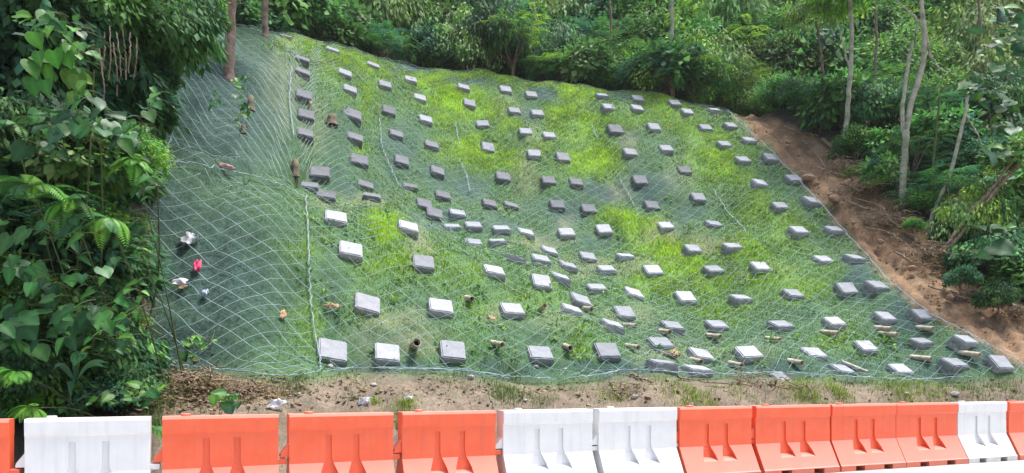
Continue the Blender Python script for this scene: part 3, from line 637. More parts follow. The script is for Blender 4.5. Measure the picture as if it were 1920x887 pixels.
for cn, mt in (('orange', M_ORANGE), ('white', M_WHITE)):
    LUG[cn] = (small_mesh('connector_lug', lambda bm: hull(bm, [(x, y, z) for x, z in ((-.60, .70), (-.60, .53), (-.715, .53), (-.715, .565)) for y in (-.075, .075)]), mt, .006),
               small_mesh('connector_tab', lambda bm: hull(bm, [(x, y, z) for x in (.60, .72) for y in (-.07, .07) for z in (.455, .515)]), mt, .006),
               small_mesh('filler_cap', lambda bm: bmesh.ops.create_cone(bm, cap_ends=True, segments=16, radius1=.055, radius2=.05, depth=.03, matrix=Matrix.Translation((-.38, 0, 1.008))), mt, .003))
BAR = [(-210, 22, 'orange', 'orange plastic barrier cut off by the left edge of the photo'), (50, 283, 'white', 'white plastic barrier in front of the dark broadleaf plants, leftmost of the whites'),
       (305, 520, 'orange', 'orange plastic barrier right beside the leftmost white barrier'), (540, 733, 'orange', 'orange plastic barrier right of the white plastic scrap, middle of the left trio'),
       (750, 923, 'orange', 'orange plastic barrier with a scuffed lower right corner beside the white pair'), (938, 1103, 'white', 'white plastic barrier, left one of the middle white pair'),
       (1115, 1260, 'white', 'white plastic barrier, right one of the middle white pair'), (1265, 1400, 'orange', 'orange plastic barrier directly right of the middle white pair'),
       (1408, 1545, 'orange', 'orange plastic barrier, second right of the middle white pair'), (1550, 1668, 'orange', 'orange plastic barrier, third right of the middle white pair'),
       (1670, 1783, 'orange', 'orange plastic barrier directly left of the rightmost white barrier'), (1785, 1875, 'white', 'white plastic barrier standing alone among oranges at the right'),
       (1880, 2005, 'orange', 'orange plastic barrier cut off by the right edge of the photo')]
def bt(u):
    a = (u - CX) / F; return (a * BY - BX) / (BDX - BDY * a)
yaw = math.atan2(BDY, BDX)
for j, (l, r, c, lab) in enumerate(BAR):
    t0, t1 = bt(l), bt(r); t1 = min(t1, t0 + 1.42); tm = (t0 + t1) / 2; ln = (t1 - t0) / 1.24
    x, y = bl(tm, .0)
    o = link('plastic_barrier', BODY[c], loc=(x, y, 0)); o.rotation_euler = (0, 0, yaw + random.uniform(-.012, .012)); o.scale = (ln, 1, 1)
    tag(o, lab, 'barrier', 'orange and white plastic barriers along the road')
    for nm, me in zip(('connector_lug', 'connector_tab', 'filler_cap'), LUG[c]): link(nm, me, o)

# ---------------------------------------------------------------- grass blades
def blades(P, N, L, W, C, lean=.55):
    n = len(P)
    th = rng.uniform(0, 2 * math.pi, n)
    side = np.stack([np.cos(th), np.sin(th), np.zeros(n)], 1)
    fwd = np.stack([-np.sin(th), np.cos(th), np.zeros(n)], 1)
    up = N * .5 + np.array([0, 0, .6]); up /= np.linalg.norm(up, axis=1, keepdims=True)
    ln = rng.uniform(.1, lean, n)[:, None]
    mid = P + (up * .6 + fwd * ln * .35) * L[:, None]; tip = P + (up * (1 - ln * .55) + fwd * ln * 1.05) * L[:, None]
    w = side * W[:, None] * .5
    V = np.stack([P - w, P + w, mid + w * .8, mid - w * .8, tip], 1).reshape(-1, 3)
    b = np.arange(n)[:, None] * 5
    Fq = b + np.array([[0, 1, 2, 3]]); Ft = b + np.array([[3, 2, 4]])
    return V, Fq, Ft, np.repeat(C, 5, axis=0)
def slope_grass():
    N0 = 900000
    a = rng.uniform(-.52, .66, N0); 
    Yt, Yc = toeY(a), crest(a)[0] + 1.5
    # denser per square metre near, even in picture terms further off
    Y = Yt + (Yc - Yt) * rng.uniform(0, 1, N0) ** .85
    X = a * Y; Z = height(X, Y)
    U, V, lime, mat, tan, strip, jung, back, left, verge = cover(X, Y, Z)
    patch = .5 + .5 * bumps(X * 1.7 + 5, Y * 1.7, 1) / .2
    dens = np.clip(.48 + .65 * lime - .62 * mat * (1 - .45 * (V > 560) * (U > 700)) - .35 * tan, .05, 1) * np.clip(.2 + 1.3 * patch, .12, 1)
    dens *= (1 - np.clip(strip * 1.5, 0, .995)) * (1 - .8 * back) * (U > 255) * (1 - verge)
    d2 = np.full(N0, 9.)
    for b in BLKP: d2 = np.minimum(d2, (X - b[0]) ** 2 + ((Y - b[1]) * 1.3) ** 2)
    dens *= np.clip((np.sqrt(d2) - .20) / .22, .03, 1)
    k = rng.uniform(0, 1, N0) < dens
    X, Y, Z, lime, mat, tan = X[k], Y[k], Z[k], lime[k], mat[k], tan[k]; n = len(X)
    L = (.04 + .06 * lime + .025 * rng.uniform(0, 1, n)) * rng.uniform(.6, 1.4, n) * (1 - .3 * mat)
    W = rng.uniform(.012, .020, n) * (Y / 18)
    lm = np.clip(lime * 1.15 + .08 + rng.normal(0, .16, n), 0, 1)[:, None]
    C = (1 - lm) * np.array([.10, .215, .075]) + lm * np.array([.36, .60, .035])
    dk = np.clip(mat + rng.normal(0, .2, n), 0, 1)[:, None]
    C = C * (1 - .5 * dk) + .5 * dk * np.array([.045, .16, .085])
    straw = (rng.uniform(0, 1, n) < (.05 + .40 * tan + .05 * lime))[:, None]
    tone_ = (.5 + .5 * np.sin(X * 2.7 + 1.9 * np.sin(Y * 2.1)) * np.sin(Y * 3.3 + 1.4 * np.sin(X * 3.7)))[:, None]
    C = C * (.72 + .5 * tone_) + (1 - dk) * lm * tone_ * np.array([.07, .05, 0])
    C = np.where(straw, np.array([.42, .40, .17]), C) * rng.uniform(.6, 1.35, (n, 1))
    e = .3
    Nn = np.stack([-(height(X + e, Y) - Z) / e, -(height(X, Y + e) - Z) / e, np.ones(n)], 1); Nn /= np.linalg.norm(Nn, axis=1, keepdims=True)
    V, Fq, Ft, Cc = blades(np.stack([X, Y, Z - .01], 1), Nn, L, W, C)
    o = link('slope_grass', mesh_np('slope_grass', V, [Fq, Ft], M_GRASS, Cc))
    o['kind'] = 'stuff'; tag(o, 'patchy lime and dark green grass growing through the netting on the slope', 'grass')
slope_grass()
def slope_weeds():
    # low broad-leaved weeds and seedlings among the grass
    n0 = 900; a = rng.uniform(-.46, .62, n0); Yt, Yc = toeY(a), crest(a)[0]; Y = Yt + (Yc - Yt) * rng.uniform(0.01, .98, n0); X = a * Y; Z = height(X, Y)
    U, V, lime, mat, tan, strip, jung, back, left, verge = cover(X, Y, Z)
    k = (strip < .1) & (verge < .3) & (U > 570) & (rng.uniform(0, 1, n0) < .25 + .6 * lime + .25 * (1 - mat)); X, Y, Z, lime = X[k], Y[k], Z[k], lime[k]; n = len(X); m = 14
    r = rng.uniform(.05, .2, n)[:, None]; off = unit(n * m).reshape(n, m, 3)
    P = np.stack([X, Y, Z], 1)[:, None, :] + off * r[:, :, None] * np.array([1, 1, 0]); P[:, :, 2] = height(P[:, :, 0].ravel(), P[:, :, 1].ravel()).reshape(n, m) + rng.uniform(.02, .13, (n, m))
    P = P.reshape(-1, 3); N = len(P); D = off.reshape(-1, 3) + np.array([0, -.2, .1]); L = rng.uniform(.05, .13, N)
    c0 = np.array([(.10, .28, .06), (.16, .34, .05), (.07, .20, .07), (.22, .38, .06)])[rng.integers(0, 4, n)]
    V_, Ft, C = leaves(P, D, np.tile([0, -.3, 1.], (N, 1)) + unit(N) * .4, L, L * .55, np.repeat(c0, m, 0) * rng.uniform(.7, 1.3, (N, 1)))
    o = link('slope_weeds', mesh_np('slope_weeds', V_, Ft, M_GRASS, C)); o['kind'] = 'stuff'; tag(o, 'small broad-leaved weeds scattered through the grass on the slope', 'weeds')
def verge_grass():
    # tufts on the bank behind the barriers: photo column, row, spread px, count, colour
    T = [(760, 762, 20, 500, 0), (700, 757, 10, 120, 0), (1000, 752, 30, 300, 1), (945, 735, 26, 900, 1), (960, 700, 22, 500, 1), (1150, 745, 26, 260, 0), (1290, 745, 30, 600, 0), (1320, 750, 22, 300, 0), (1510, 742, 30, 900, 0), (1575, 738, 22, 700, 0), (1700, 738, 36, 1200, 0), (1760, 740, 30, 500, 0),
         (1830, 738, 40, 800, 1), (1890, 730, 30, 600, 1), (440, 730, 60, 700, 2), (520, 735, 30, 400, 2), (340, 735, 60, 900, 2), (560, 725, 26, 300, 1), (300, 760, 20, 500, 1), (1390, 738, 30, 200, 0), (1240, 728, 30, 150, 0), (650, 712, 40, 200, 1), (860, 715, 40, 250, 1), (1100, 725, 60, 300, 1), (1440, 720, 60, 200, 1), (1640, 722, 60, 300, 1), (1790, 715, 80, 500, 1), (290, 800, 10, 300, 1), (750, 800, 8, 200, 0), (1650, 720, 60, 200, 1)]
    P, C, L = [], [], []
    pal = [(.20, .32, .05), (.10, .19, .05), (.24, .21, .11)]
    for (u, v, s, n, ci) in T:
        n = int(n * .75)
        c0 = hit(u, v); r = s * c0[1] / F
        x = c0[0] + rng.normal(0, r * .7, n); y = c0[1] + rng.normal(0, r * .9, n)
        z = height(x, y); P.append(np.stack([x, y, z - .01], 1)); C.append(np.array(pal[ci]) * rng.uniform(.55, 1.4, (n, 1)) * rng.uniform(.9, 1.1, (n, 3))); L.append(rng.uniform(.03, .15, n))
    P = np.concatenate(P); C = np.concatenate(C); L = np.concatenate(L); n = len(P)
    V, Fq, Ft, Cc = blades(P, np.tile([0, 0, 1.], (n, 1)), L, rng.uniform(.006, .013, n), C, .9)
    o = link('verge_grass', mesh_np('verge_grass', V, [Fq, Ft], M_GRASS, Cc)); o['kind'] = 'stuff'
    tag(o, 'weedy tufts of grass on the bare bank behind the barriers', 'grass')
verge_grass()

# ---------------------------------------------------------------- foliage
PAL = {'lime': (.19, .36, .045), 'green': (.09, .24, .055), 'mid': (.065, .18, .055), 'dark': (.035, .11, .042), 'blue': (.06, .18, .11), 'olive': (.15, .22, .06), 'pale': (.19, .33, .12)}
def leaves(P, D, Nn, L, W, C, fold=.12):
    n = len(P)
    D = D / np.maximum(np.linalg.norm(D, axis=1, keepdims=True), 1e-6)
    S = np.cross(D, Nn); S /= np.maximum(np.linalg.norm(S, axis=1, keepdims=True), 1e-6); Nn = np.cross(S, D)
    L = L[:, None]; W = W[:, None]
    b = P; m1 = P + D * L * .42 - Nn * 0
    l = m1 - S * W * .5 - Nn * W * fold * 2; r = m1 + S * W * .5 - Nn * W * fold * 2
    t = P + D * L - Nn * L * .12
    V = np.stack([b, r, t, l], 1).reshape(-1, 3)
    k = np.arange(n)[:, None] * 4
    Ft = np.concatenate([k + np.array([[0, 1, 2]]), k + np.array([[0, 2, 3]])])
    return V, Ft, np.repeat(C, 4, axis=0)
def unit(n):
    v = rng.normal(0, 1, (n, 3)); return v / np.linalg.norm(v, axis=1, keepdims=True)
slope_weeds()
def crown_arrays(rx, ry, rz, nclump, per, L, W, pal, style='bushy', clr=.28):
    """clumps of leaves spread through an uneven ellipsoid centred on the origin"""
    cd = unit(nclump); cd[:, 2] = np.abs(cd[:, 2]) * 1.0 - .35
    rad = rng.uniform(.45, 1.0, nclump)[:, None]
    cc = cd * rad * np.array([rx, ry, rz])
    P, D, N, C, Ls = [], [], [], [], []
    cols = np.array([PAL[p] for p in pal])
    for i in range(nclump):
        r = clr * rng.uniform(.6, 1.3) * min(rx, rz) * 1.4
        base = cols[rng.integers(len(cols))] * rng.uniform(.75, 1.3)
        if style == 'feather':
            nf = max(3, per // 22)
            for f_ in range(nf):
                th = rng.uniform(0, 6.28); o = np.array([math.cos(th), math.sin(th), rng.uniform(.1, .8)]); m = 22
                s = np.linspace(.1, 1, m)[:, None] * r * 2.2
                line = cc[i] + o * s + np.array([0, 0, -1]) * (s ** 2) * .45 / r * .6
                sd = np.cross(o, [0, 0, 1]); sd /= np.linalg.norm(sd)
                sg = np.where(np.arange(m) % 2, 1, -1)[:, None]
                P.append(line); D.append(sd * sg + o * .5 + np.array([0, 0, -.25])); N.append(np.tile([0, 0, 1.], (m, 1)) + unit(m) * .2)
                C.append(np.tile(base, (m, 1)) * rng.uniform(.8, 1.2, (m, 1))); Ls.append(np.full(m, L) * np.sin(np.linspace(.5, 2.9, m)))
        else:
            q = unit(per) * (rng.uniform(.3, 1, per) ** .6)[:, None] * r * np.array([1, 1, .7])
            out = q / r + cd[i] * .5
            P.append(cc[i] + q); d = out * .7 + unit(per) * .6
            d[:, 2] -= (.35 if style != 'droop' else 1.1)
            D.append(d); N.append(np.tile([0, 0, 1.], (per, 1)) * .8 + out * .5 + unit(per) * .45)
            C.append(base * rng.uniform(.7, 1.35, (per, 1)) * rng.uniform(.93, 1.07, (per, 3))); Ls.append(L * rng.uniform(.55, 1.25, per))
    P, D, N, C, Ls = map(np.concatenate, (P, D, N, C, Ls))
    return leaves(P, D, N, Ls, Ls * W, C), cc
def crown_mesh(name, *a, **k):
    (V, Ft, C), cc = crown_arrays(*a, **k); return mesh_np(name, V, Ft, M_LEAF, C), cc
def limb_mesh(name, base, ends, r, mat, wob=.06):
    a1 = Acc(); base = np.array(base, float)
    fork = base + (np.mean(ends, 0) - base) * .45
    a1.add(*tube_np(np.linspace(base, fork, 6) + rng.normal(0, wob * .3, (6, 3)) * np.linspace(0, 1, 6)[:, None], np.linspace(r, r * .7, 6), 7))
    for e in ends:
        t = np.linspace(0, 1, 7)[:, None]
        P = fork * (1 - t) + np.array(e) * t + np.array([0, 0, .25]) * np.sin(t * 3.14) * wob * 3 + rng.normal(0, wob * .3, (7, 3)) * t
        P[0] = fork - (fork - base) * .05
        a1.add(*tube_np(P, np.linspace(r * .55, r * .12, 7), 5))
    return a1.mesh(name, mat, True)
VAR = []   # (crown mesh, trunk mesh, half width, height of centre, describing words)
def variant(words, rx, rz, nclump, per, L, W, pal, style, zc):
    me, cc = crown_mesh('crown', rx, rx, rz, nclump, per, L, W, pal, style=style)
    sel = cc[rng.choice(len(cc), min(7, len(cc)), replace=False)] + np.array([0, 0, zc])
    tr = limb_mesh('trunk', (0, 0, -.3), sel, .05 * rx + .02, M_BARK)
    VAR.append((me, tr, rx, zc, words))
variant('bright green bushy', 1.35, 1.1, 60, 110, .15, .5, ('lime', 'green', 'green'), 'bushy', 1.1)
variant('mid green bushy', 1.5, 1.25, 64, 110, .17, .5, ('green', 'mid', 'green', 'lime'), 'bushy', 1.2)
variant('dark green leafy', 1.5, 1.3, 56, 100, .20, .48, ('mid', 'dark', 'green'), 'droop', 1.3)
variant('dark tangled', 1.4, 1.2, 50, 90, .20, .5, ('dark', 'mid', 'blue'), 'bushy', 1.15)
variant('feathery green', 1.5, 1.2, 26, 132, .17, .3, ('green', 'lime', 'mid'), 'feather', 1.25)
variant('blue green feathery', 1.6, 1.3, 26, 132, .19, .32, ('blue', 'green', 'mid'), 'feather', 1.35)
variant('broad leaved green', 1.4, 1.3, 46, 44, .34, .62, ('green', 'blue', 'green', 'pale'), 'bushy', 1.3)
variant('loose olive', 1.5, 1.35, 44, 90, .17, .42, ('olive', 'green', 'lime', 'pale'), 'droop', 1.3)
def plant(vi, x, y, s, label, group, sz=1.0, name='jungle_shrub', cat='shrub', rz=None, dz=0):
    me, tr, rx, zc, w = VAR[vi]
    t = thing(name, label, cat, (x, y, hgt(x, y) + dz), group)
    t.rotation_euler = (0, 0, random.uniform(0, 6.28) if rz is None else rz); t.scale = (s, s, s * sz)
    c = link('crown', me, t, (0, 0, zc)); link('trunk', tr, t); return t
WORDS = [v[4] for v in VAR]
# jungle behind the crest, in tiers up the hill
G_BACK = 'shrubs and young trees of the jungle behind the crest'
tiers = [(1.3, 34, .35, 1.15, 'front row behind the crest'), (3.0, 28, .7, 1.5, 'second row behind the crest'), (5.5, 26, 1.15, 1.6, 'third row up the hill'), (8.5, 26, 1.4, 1.9, 'fourth row up the hill'), (12.0, 24, 1.7, 2.2, 'fifth row up the hill'), (16.5, 22, 2.0, 2.5, 'sixth row up the hill'), (22, 20, 2.2, 2.8, 'topmost row of forest')]
random.seed(21)
def nth(k): k += 1; return f"{k}{'th' if 10 < k < 20 else {1: 'st', 2: 'nd', 3: 'rd'}.get(k % 10, 'th')}"
for ti, (dy, n, s0, s1, where) in enumerate(tiers):
    us = [330 + (1400 + (520 if ti > 0 else 30) - 330) * (k + .5) / n for k in range(n)]
    for k, u in enumerate(us):
        a = (u + random.uniform(-22, 22) - CX) / F; Yc = float(crest(np.array(a))[0]); y = Yc + dy + random.uniform(-.5, .5) * (1 + .3 * ti)
        s = random.uniform(s0, s1)
        if u < 520 and ti == 0: s *= .7
        vi = random.choice([0, 1, 2, 3, 4, 5, 6, 7, 4, 6] if ti < 2 else [0, 1, 2, 3, 4, 5, 6, 7])
        if u > 1100 and ti >= 1: vi = random.choice([0, 4, 5, 6, 7, 1])
        plant(vi, a * y, y, s, f"{WORDS[vi]} shrub, {nth(k)} from left in the {where}", G_BACK, random.uniform(.75, 1.5), dz=-.25 * s)
# the same forest going on to both sides of the frame
random.seed(77)
for (ua, ub, n, dys, wh) in ((-420, 330, 9, (1.5, 6, 11, 17), 'past the left edge'), (1960, 2420, 7, (1, 6, 11, 17), 'past the right edge')):
    for ti, dy in enumerate(dys):
        for k in range(n):
            a = (ua + (ub - ua) * (k + .5) / n + random.uniform(-20, 20) - CX) / F; y = float(crest(np.array(a))[0]) + dy
            vi = random.randrange(8); s_ = random.uniform(.9, 1.4) + .3 * ti
            plant(vi, a * y, y, s_, f"{WORDS[vi]} shrub, {nth(k)} from left, {ORD[ti]} row, forest {wh}", G_BACK, 1.1, dz=-.25 * s_)
for k in range(26):
    vi = random.randrange(8); a = (random.uniform(2060, 2500) - CX) / F; y = random.uniform(16, 27); s_ = random.uniform(.7, 1.2)
    plant(vi, a * y, y, s_, f"{WORDS[vi]} plant, {nth(k)} of the undergrowth beyond the right edge", G_R if False else 'undergrowth beyond the right edge', 1.1, dz=-.4 * s_)
for k in range(22):
    vi = random.choice([1, 2, 3, 5, 0]); a = (random.uniform(-520, -130) - CX) / F; y = random.uniform(9.5, 19); s_ = random.uniform(.9, 1.4)
    plant(vi, a * y, y, s_, f"{WORDS[vi]} plant, {nth(k)} of the undergrowth beyond the left edge", 'undergrowth beyond the left edge', 1.2, dz=-.4 * s_)
random.seed(33)
# jungle right of the brown soil strip
G_R = 'shrubs and saplings right of the brown soil strip'
rows = [(250, 'topmost'), (300, 'second'), (350, 'third'), (400, 'fourth'), (450, 'fifth'), (500, 'sixth'), (550, 'seventh'), (600, 'lowest')]
for v, wh in rows:
    k = 0; u = junR(v) + 36
    while u < 2060:
        h = hit(u, v); s = random.uniform(.55, .95) * (1.0 if v < 420 else .8)
        vi = random.choice([1, 2, 3, 4, 5, 6, 7, 5, 6, 2, 3])
        if k == 0: s *= .55; vi = random.choice([2, 3, 1, 6])
        hp = s * 1.5 * F / h[1]
        if u - hp * .85 > junR(v - 10):
            if u < 1990:
                plant(vi, h[0], h[1], s, f"{WORDS[vi]} plant, {nth(k)} right from the soil strip, {wh} tier beside it", G_R, random.uniform(.9, 1.3), dz=(-.55 if v < 440 else -.95) * s)
            k += 1; u += hp * 1.05
        else: u += 14

for k_, (u_, v_, s_, vi_) in enumerate([(1432, 205, .5, 3), (1470, 214, .6, 1), (1505, 222, .6, 2), (1540, 240, .6, 5), (1490, 205, .8, 7), (1395, 196, .4, 2)]):
    h_ = hit(u_, v_); plant(vi_, h_[0], h_[1] + .5, s_, f"{WORDS[vi_]} shrub, {nth(k_)} of those overhanging the upper end of soil strip", G_R, 1.1, dz=-.1)
for k_, (u_, v_, s_, vi_) in enumerate([(1640, 362, .3, 0), (1690, 402, .25, 4), (1712, 436, .22, 0), (1800, 545, .28, 3), (1600, 340, .22, 4), (1870, 590, .3, 2)]):
    h_ = hit(u_, v_); plant(vi_, h_[0], h_[1], s_, f"small {WORDS[vi_]} plant rooted in the soil strip, {nth(k_)} along it", 'small weeds growing out of the soil strip', 1.1, dz=-.05)
# ---------------------------------------------------------------- trees with visible trunks
def smooth_path(pts, n=24):
    P = np.array(pts, float); t = np.linspace(0, 1, len(P)); tt = np.linspace(0, 1, n)
    out = np.stack([np.interp(tt, t, P[:, k]) for k in range(3)], 1)
    for _ in range(3): out[1:-1] = (out[:-2] + 2 * out[1:-1] + out[2:]) / 4
    return out
def ptree(label, stems, mat, dY=0, crown=None, name='forest_tree', cat='tree', group=None, base=None):
    """stems: list of (photo points from the foot up, radius foot px, radius top px)"""
    u0, v0 = stems[0][0][0]
    b = Vector(base) if base is not None else Vector(hit(u0, v0))
    t = thing(name, label, cat, b, group); Y = b.y
    for si, (pts, r0, r1) in enumerate(stems):
        P = [pix(u, v, Y + dY * k / max(1, len(pts) - 1)) - b for k, (u, v) in enumerate(pts)]
        if si == 0: P[0].z -= .15
        P = smooth_path(P); P[1:-1] += rng.normal(0, .012, (len(P) - 2, 3))
        V, Fq = tube_np(P, np.linspace(r0, r1, len(P)) * Y / F, 9)
        link('trunk' if si == 0 else 'limb', mesh_np('trunk', V, Fq, mat, smooth=True), t)
    for (u, v, rpx, vi) in (crown or []):
        me, tr, rx, zc, w = VAR[vi]; s = rpx * Y / F / rx
        c = link('crown', me, t, pix(u, v, Y) - b); c.scale = (s, s, s); c.rotation_euler = (0, 0, random.uniform(0, 6))
    return t
ptree('slender pale tree forking low into two long white stems, right of the soil strip', [([(1691, 382), (1692, 330), (1697, 265), (1703, 215), (1722, 150), (1735, 100), (1730, 40), (1728, -40)], 6.4, 3.8), ([(1697, 262), (1691, 225), (1697, 150), (1708, 90), (1720, 50)], 4.2, 2.5), ([(1735, 60), (1744, 105), (1762, 130), (1790, 140)], 3, 1), ([(1733, 55), (1715, 30), (1690, 10), (1670, -10)], 2.5, 1.2)], M_PALEBARK, crown=[(1735, -60, 90, 4)])
ptree('straight pale-barked tree at the upper end of the brown soil strip', [([(1580, 288), (1588, 225), (1594, 150), (1597, 60), (1592, -30)], 4.8, 3.6), ([(1594, 130), (1582, 90), (1570, 40)], 2.4, 1.2)], M_PALEBARK, crown=[(1590, -30, 80, 0)])
ptree('thin grey tree left of the straight pale-barked tree', [([(1553, 235), (1550, 190), (1543, 140), (1538, 90), (1530, 40)], 3, 2)], M_BARK, crown=[(1528, 20, 60, 7)])
ptree('leaning thin tree arching up right of the forked white tree', [([(1737, 422), (1756, 385), (1782, 330), (1796, 270), (1808, 220), (1815, 180)], 4, 2.8), ([(1810, 215), (1832, 250), (1850, 290)], 2, 1)], M_PALEBARK)
ptree('bare double stem leaning far right over the lower jungle', [([(1755, 486), (1800, 440), (1850, 375), (1880, 340), (1915, 305)], 4.5, 3.5), ([(1762, 480), (1815, 405), (1850, 365), (1900, 300)], 3.5, 2.8)], M_DEAD, crown=[(1900, 290, 50, 6)])
ptree('very thin upright sapling between the forked tree and leaning thin tree', [([(1741, 400), (1746, 340), (1755, 250), (1762, 180)], 2.6, 1.8)], M_STEM)
ptree('tall brown trunk half hidden by hanging foliage at upper left', [([(429, 150), (430, 100), (432, 50), (434, -120)], 10, 9)], M_REDBARK, base=tuple(hit(429, 150)), crown=[(434, -130, 95, 2)])
ptree('bare brown post-like trunk on the crest at upper left', [([(497, 70), (497, 40), (498, 0), (499, -120)], 6, 5)], M_REDBARK, base=tuple(hit(497, 70)), crown=[(500, -130, 70, 7)])
b = hit(1260, 184); yb = float(crest(np.array((1261 - CX) / F))[0]) + .9
ptree('lone white pole-like trunk above the crest in the centre right', [([(1261, 180), (1261, 90), (1260, 20), (1260, -110)], 3.8, 3.2)], M_PALEBARK, crown=[(1260, -110, 60, 1)], base=((1261 - CX) / F * yb, yb, hgt((1261 - CX) / F * yb, yb)))
for (u, lab) in ((1143, 'thin grey trunk in the shade behind the crest'), (1000, 'faint thin trunk standing high in the forest centre'), (1640, 'slim trunk high in the feathery forest at upper right'), (1835, 'slim dark trunk high at the far upper right')):
    aa = (u - CX) / F; yy = float(crest(np.array(aa))[0]) + 4.4
    ptree(lab, [([(u, 150), (u + 4, 60), (u - 3, -50)], 2.6, 2.2)], M_BARK, base=(aa * yy, yy, hgt(aa * yy, yy)))

# stumps on the slope
def stump(label, u, v, rpx, hpx, mat=M_DEAD):
    h = Vector(hit(u, v)); Y = h.y; n = 12; a1 = Acc(); rpx *= .78
    t = thing('tree_stump', label, 'tree stump', h, 'tree stumps left on the slope')
    ang = np.arange(n) * 2 * math.pi / n; V = []
    R = rpx * Y / F; H = hpx * Y / F
    for z, q in ((-.2, 1.35), (0, 1.1), (.5, .95), (1, .9)):
        rr = R * q * (1 + .12 * np.sin(ang * 3 + 1)) * rng.uniform(.92, 1.08, n)
        zz = z * H + (rng.uniform(-.12, .12, n) * H if z == 1 else 0)
        V.append(np.stack([np.cos(ang) * rr, np.sin(ang) * rr, np.broadcast_to(zz, n)], 1))
    V.append(np.array([[0, 0, H * .8]])); V = np.concatenate(V)
    idx = np.arange(4 * n).reshape(4, n); nx_ = np.roll(idx, -1, 1)
    Fq = np.stack([idx[:-1], nx_[:-1], nx_[1:], idx[1:]], -1).reshape(-1, 4)
    Ft = np.stack([idx[3], nx_[3], np.full(n, 4 * n)], 1)
    link('stump_wood', mesh_np('stump_wood', V, [Fq, Ft], mat), t)
    for k in range(5):
        th = random.uniform(0, 6.28); L = R * random.uniform(1.1, 1.9)
        s = np.linspace(0, 1, 7)
        x = h.x + np.cos(th) * s * L; y = h.y + np.sin(th) * s * L
        P = np.stack([x - h.x, y - h.y, height(x, y) - h.z + .04 + .10 * (1 - s)], 1)
        V, Fq = tube_np(P, np.linspace(R * .3, R * .08, 7), 5); link('root', mesh_np('root', V, Fq, mat), t)
stump('brown cut stump on the upper left slope, the higher one', 470, 204, 8, 22, M_BARK)
stump('small brown stump below the higher one on the upper left slope', 456, 250, 6, 14, M_BARK)
stump('dark hollow stump between two block columns on the upper slope', 622, 232, 11, 16, M_BARK)
stump('broken dark stump directly above the long netting seam', 553, 330, 8, 26, M_BARK)
stump('short stub of wood under a dark block in the seam column', 582, 205, 4, 16)
stump('upright weathered post of wood at the left end of the netting', 266, 650, 11, 92)

# ---------------------------------------------------------------- dead branches and roots on the soil
def stick(label, pts, r0, r1, mat=M_DEAD, twigs=3, name='fallen_branch', cat='branch', group='dead branches lying on bare soil', lift=.05):
    Q = [Vector(hit(u, v)) for u, v in pts]; b = Q[0].copy()
    P = smooth_path([q - b + Vector((0, 0, lift)) for q in Q], 14); P += rng.normal(0, .012, P.shape)
    a1 = Acc(); Y = b.y; V, Fq = tube_np(P, np.linspace(r0, r1, 14) * Y / F, 6); a1.add(V, Fq)
    for _ in range(twigs):
        k = random.randint(3, 12); d = unit(1)[0] * np.array([1, 1, .5]); d[2] = abs(d[2]) * .6
        a1.add(*tube_np(P[k] + np.linspace(0, 1, 5)[:, None] * d * random.uniform(.15, .4), np.linspace(r1, r1 * .3, 5) * Y / F, 4))
    o = link(name, a1.mesh(name, mat), None, b); tag(o, label, cat, group)
stick('long pale fallen branch running down along the top edge of the soil strip', [(1543, 264), (1570, 290), (1600, 322), (1640, 348)], 3.5, 1.8)
stick('short pale log lying right of the long fallen branch', [(1615, 326), (1628, 338), (1642, 348)], 3.2, 2.5, twigs=1)
stick('thin branch lying across the middle of the soil strip', [(1575, 348), (1600, 354), (1640, 360)], 1.8, 1)
stick('twig crossing the soil strip beside the forked tree foot', [(1560, 375), (1610, 378), (1650, 392)], 1.6, .8)
stick('forked grey twig below the forked tree foot', [(1680, 400), (1702, 430), (1720, 458)], 2, 1, twigs=6)
stick('curved root hanging down the soil beside the right-hand jungle', [(1852, 520), (1868, 555), (1905, 580), (1930, 585)], 2.2, 1.4)
stick('thin stick standing out of the brown bank in the lower centre', [(1143, 722), (1155, 738), (1166, 757)], 1.8, 1)
stick('brown root lying along the netting edge in the lower centre', [(1180, 706), (1200, 714), (1225, 722)], 2.4, 1.4, twigs=2)
stick('long brown root along the foot of the netting right of centre', [(1270, 712), (1320, 722), (1400, 728)], 2.2, 1.3, twigs=4)
stick('dry stem lying on the bank under the lower left netting', [(330, 708), (350, 722), (372, 740)], 2, 1, twigs=4)
stick('grey twig on the leaf litter left of the first orange barrier', [(390, 716), (420, 735), (440, 750)], 1.6, .9, twigs=4)
stick('thick pale branch lying in the hanging foliage at upper left', [(262, 150), (280, 135), (296, 116)], 7, 6, M_PALEBARK, twigs=0)
stick('thin vertical twig standing in the upper right part of soil strip', [(1500, 262), (1530, 290), (1555, 330)], 1.3, .8, twigs=6)
def tangle(label, u, v, r, n, name='root_tangle'):
    h = Vector(hit(u, v)); R = r * h.y / F; a1 = Acc()
    for _ in range(n):
        s = rng.normal(0, R * .45, 3); s[2] = abs(s[2]) * .5; d = unit(1)[0] * R * rng.uniform(.5, 1.2); d[2] *= .4
        t = np.linspace(0, 1, 6)[:, None]; P = s + d * t + rng.normal(0, R * .05, (6, 3)); a1.add(*tube_np(P, np.linspace(.012, .005, 6), 3))
    o = link(name, a1.mesh(name, M_DEAD), None, h); o['kind'] = 'stuff'; tag(o, label, 'roots', 'tangles of dry roots and twigs'); return o
tangle('bundle of dry dead roots at the right end of the soil strip', 1912, 590, 26, 110)
tangle('dry twiggy litter in the soil strip beside the forked tree', 1660, 420, 40, 120)
tangle('dry root litter near the upper end of the soil strip', 1580, 320, 36, 110)
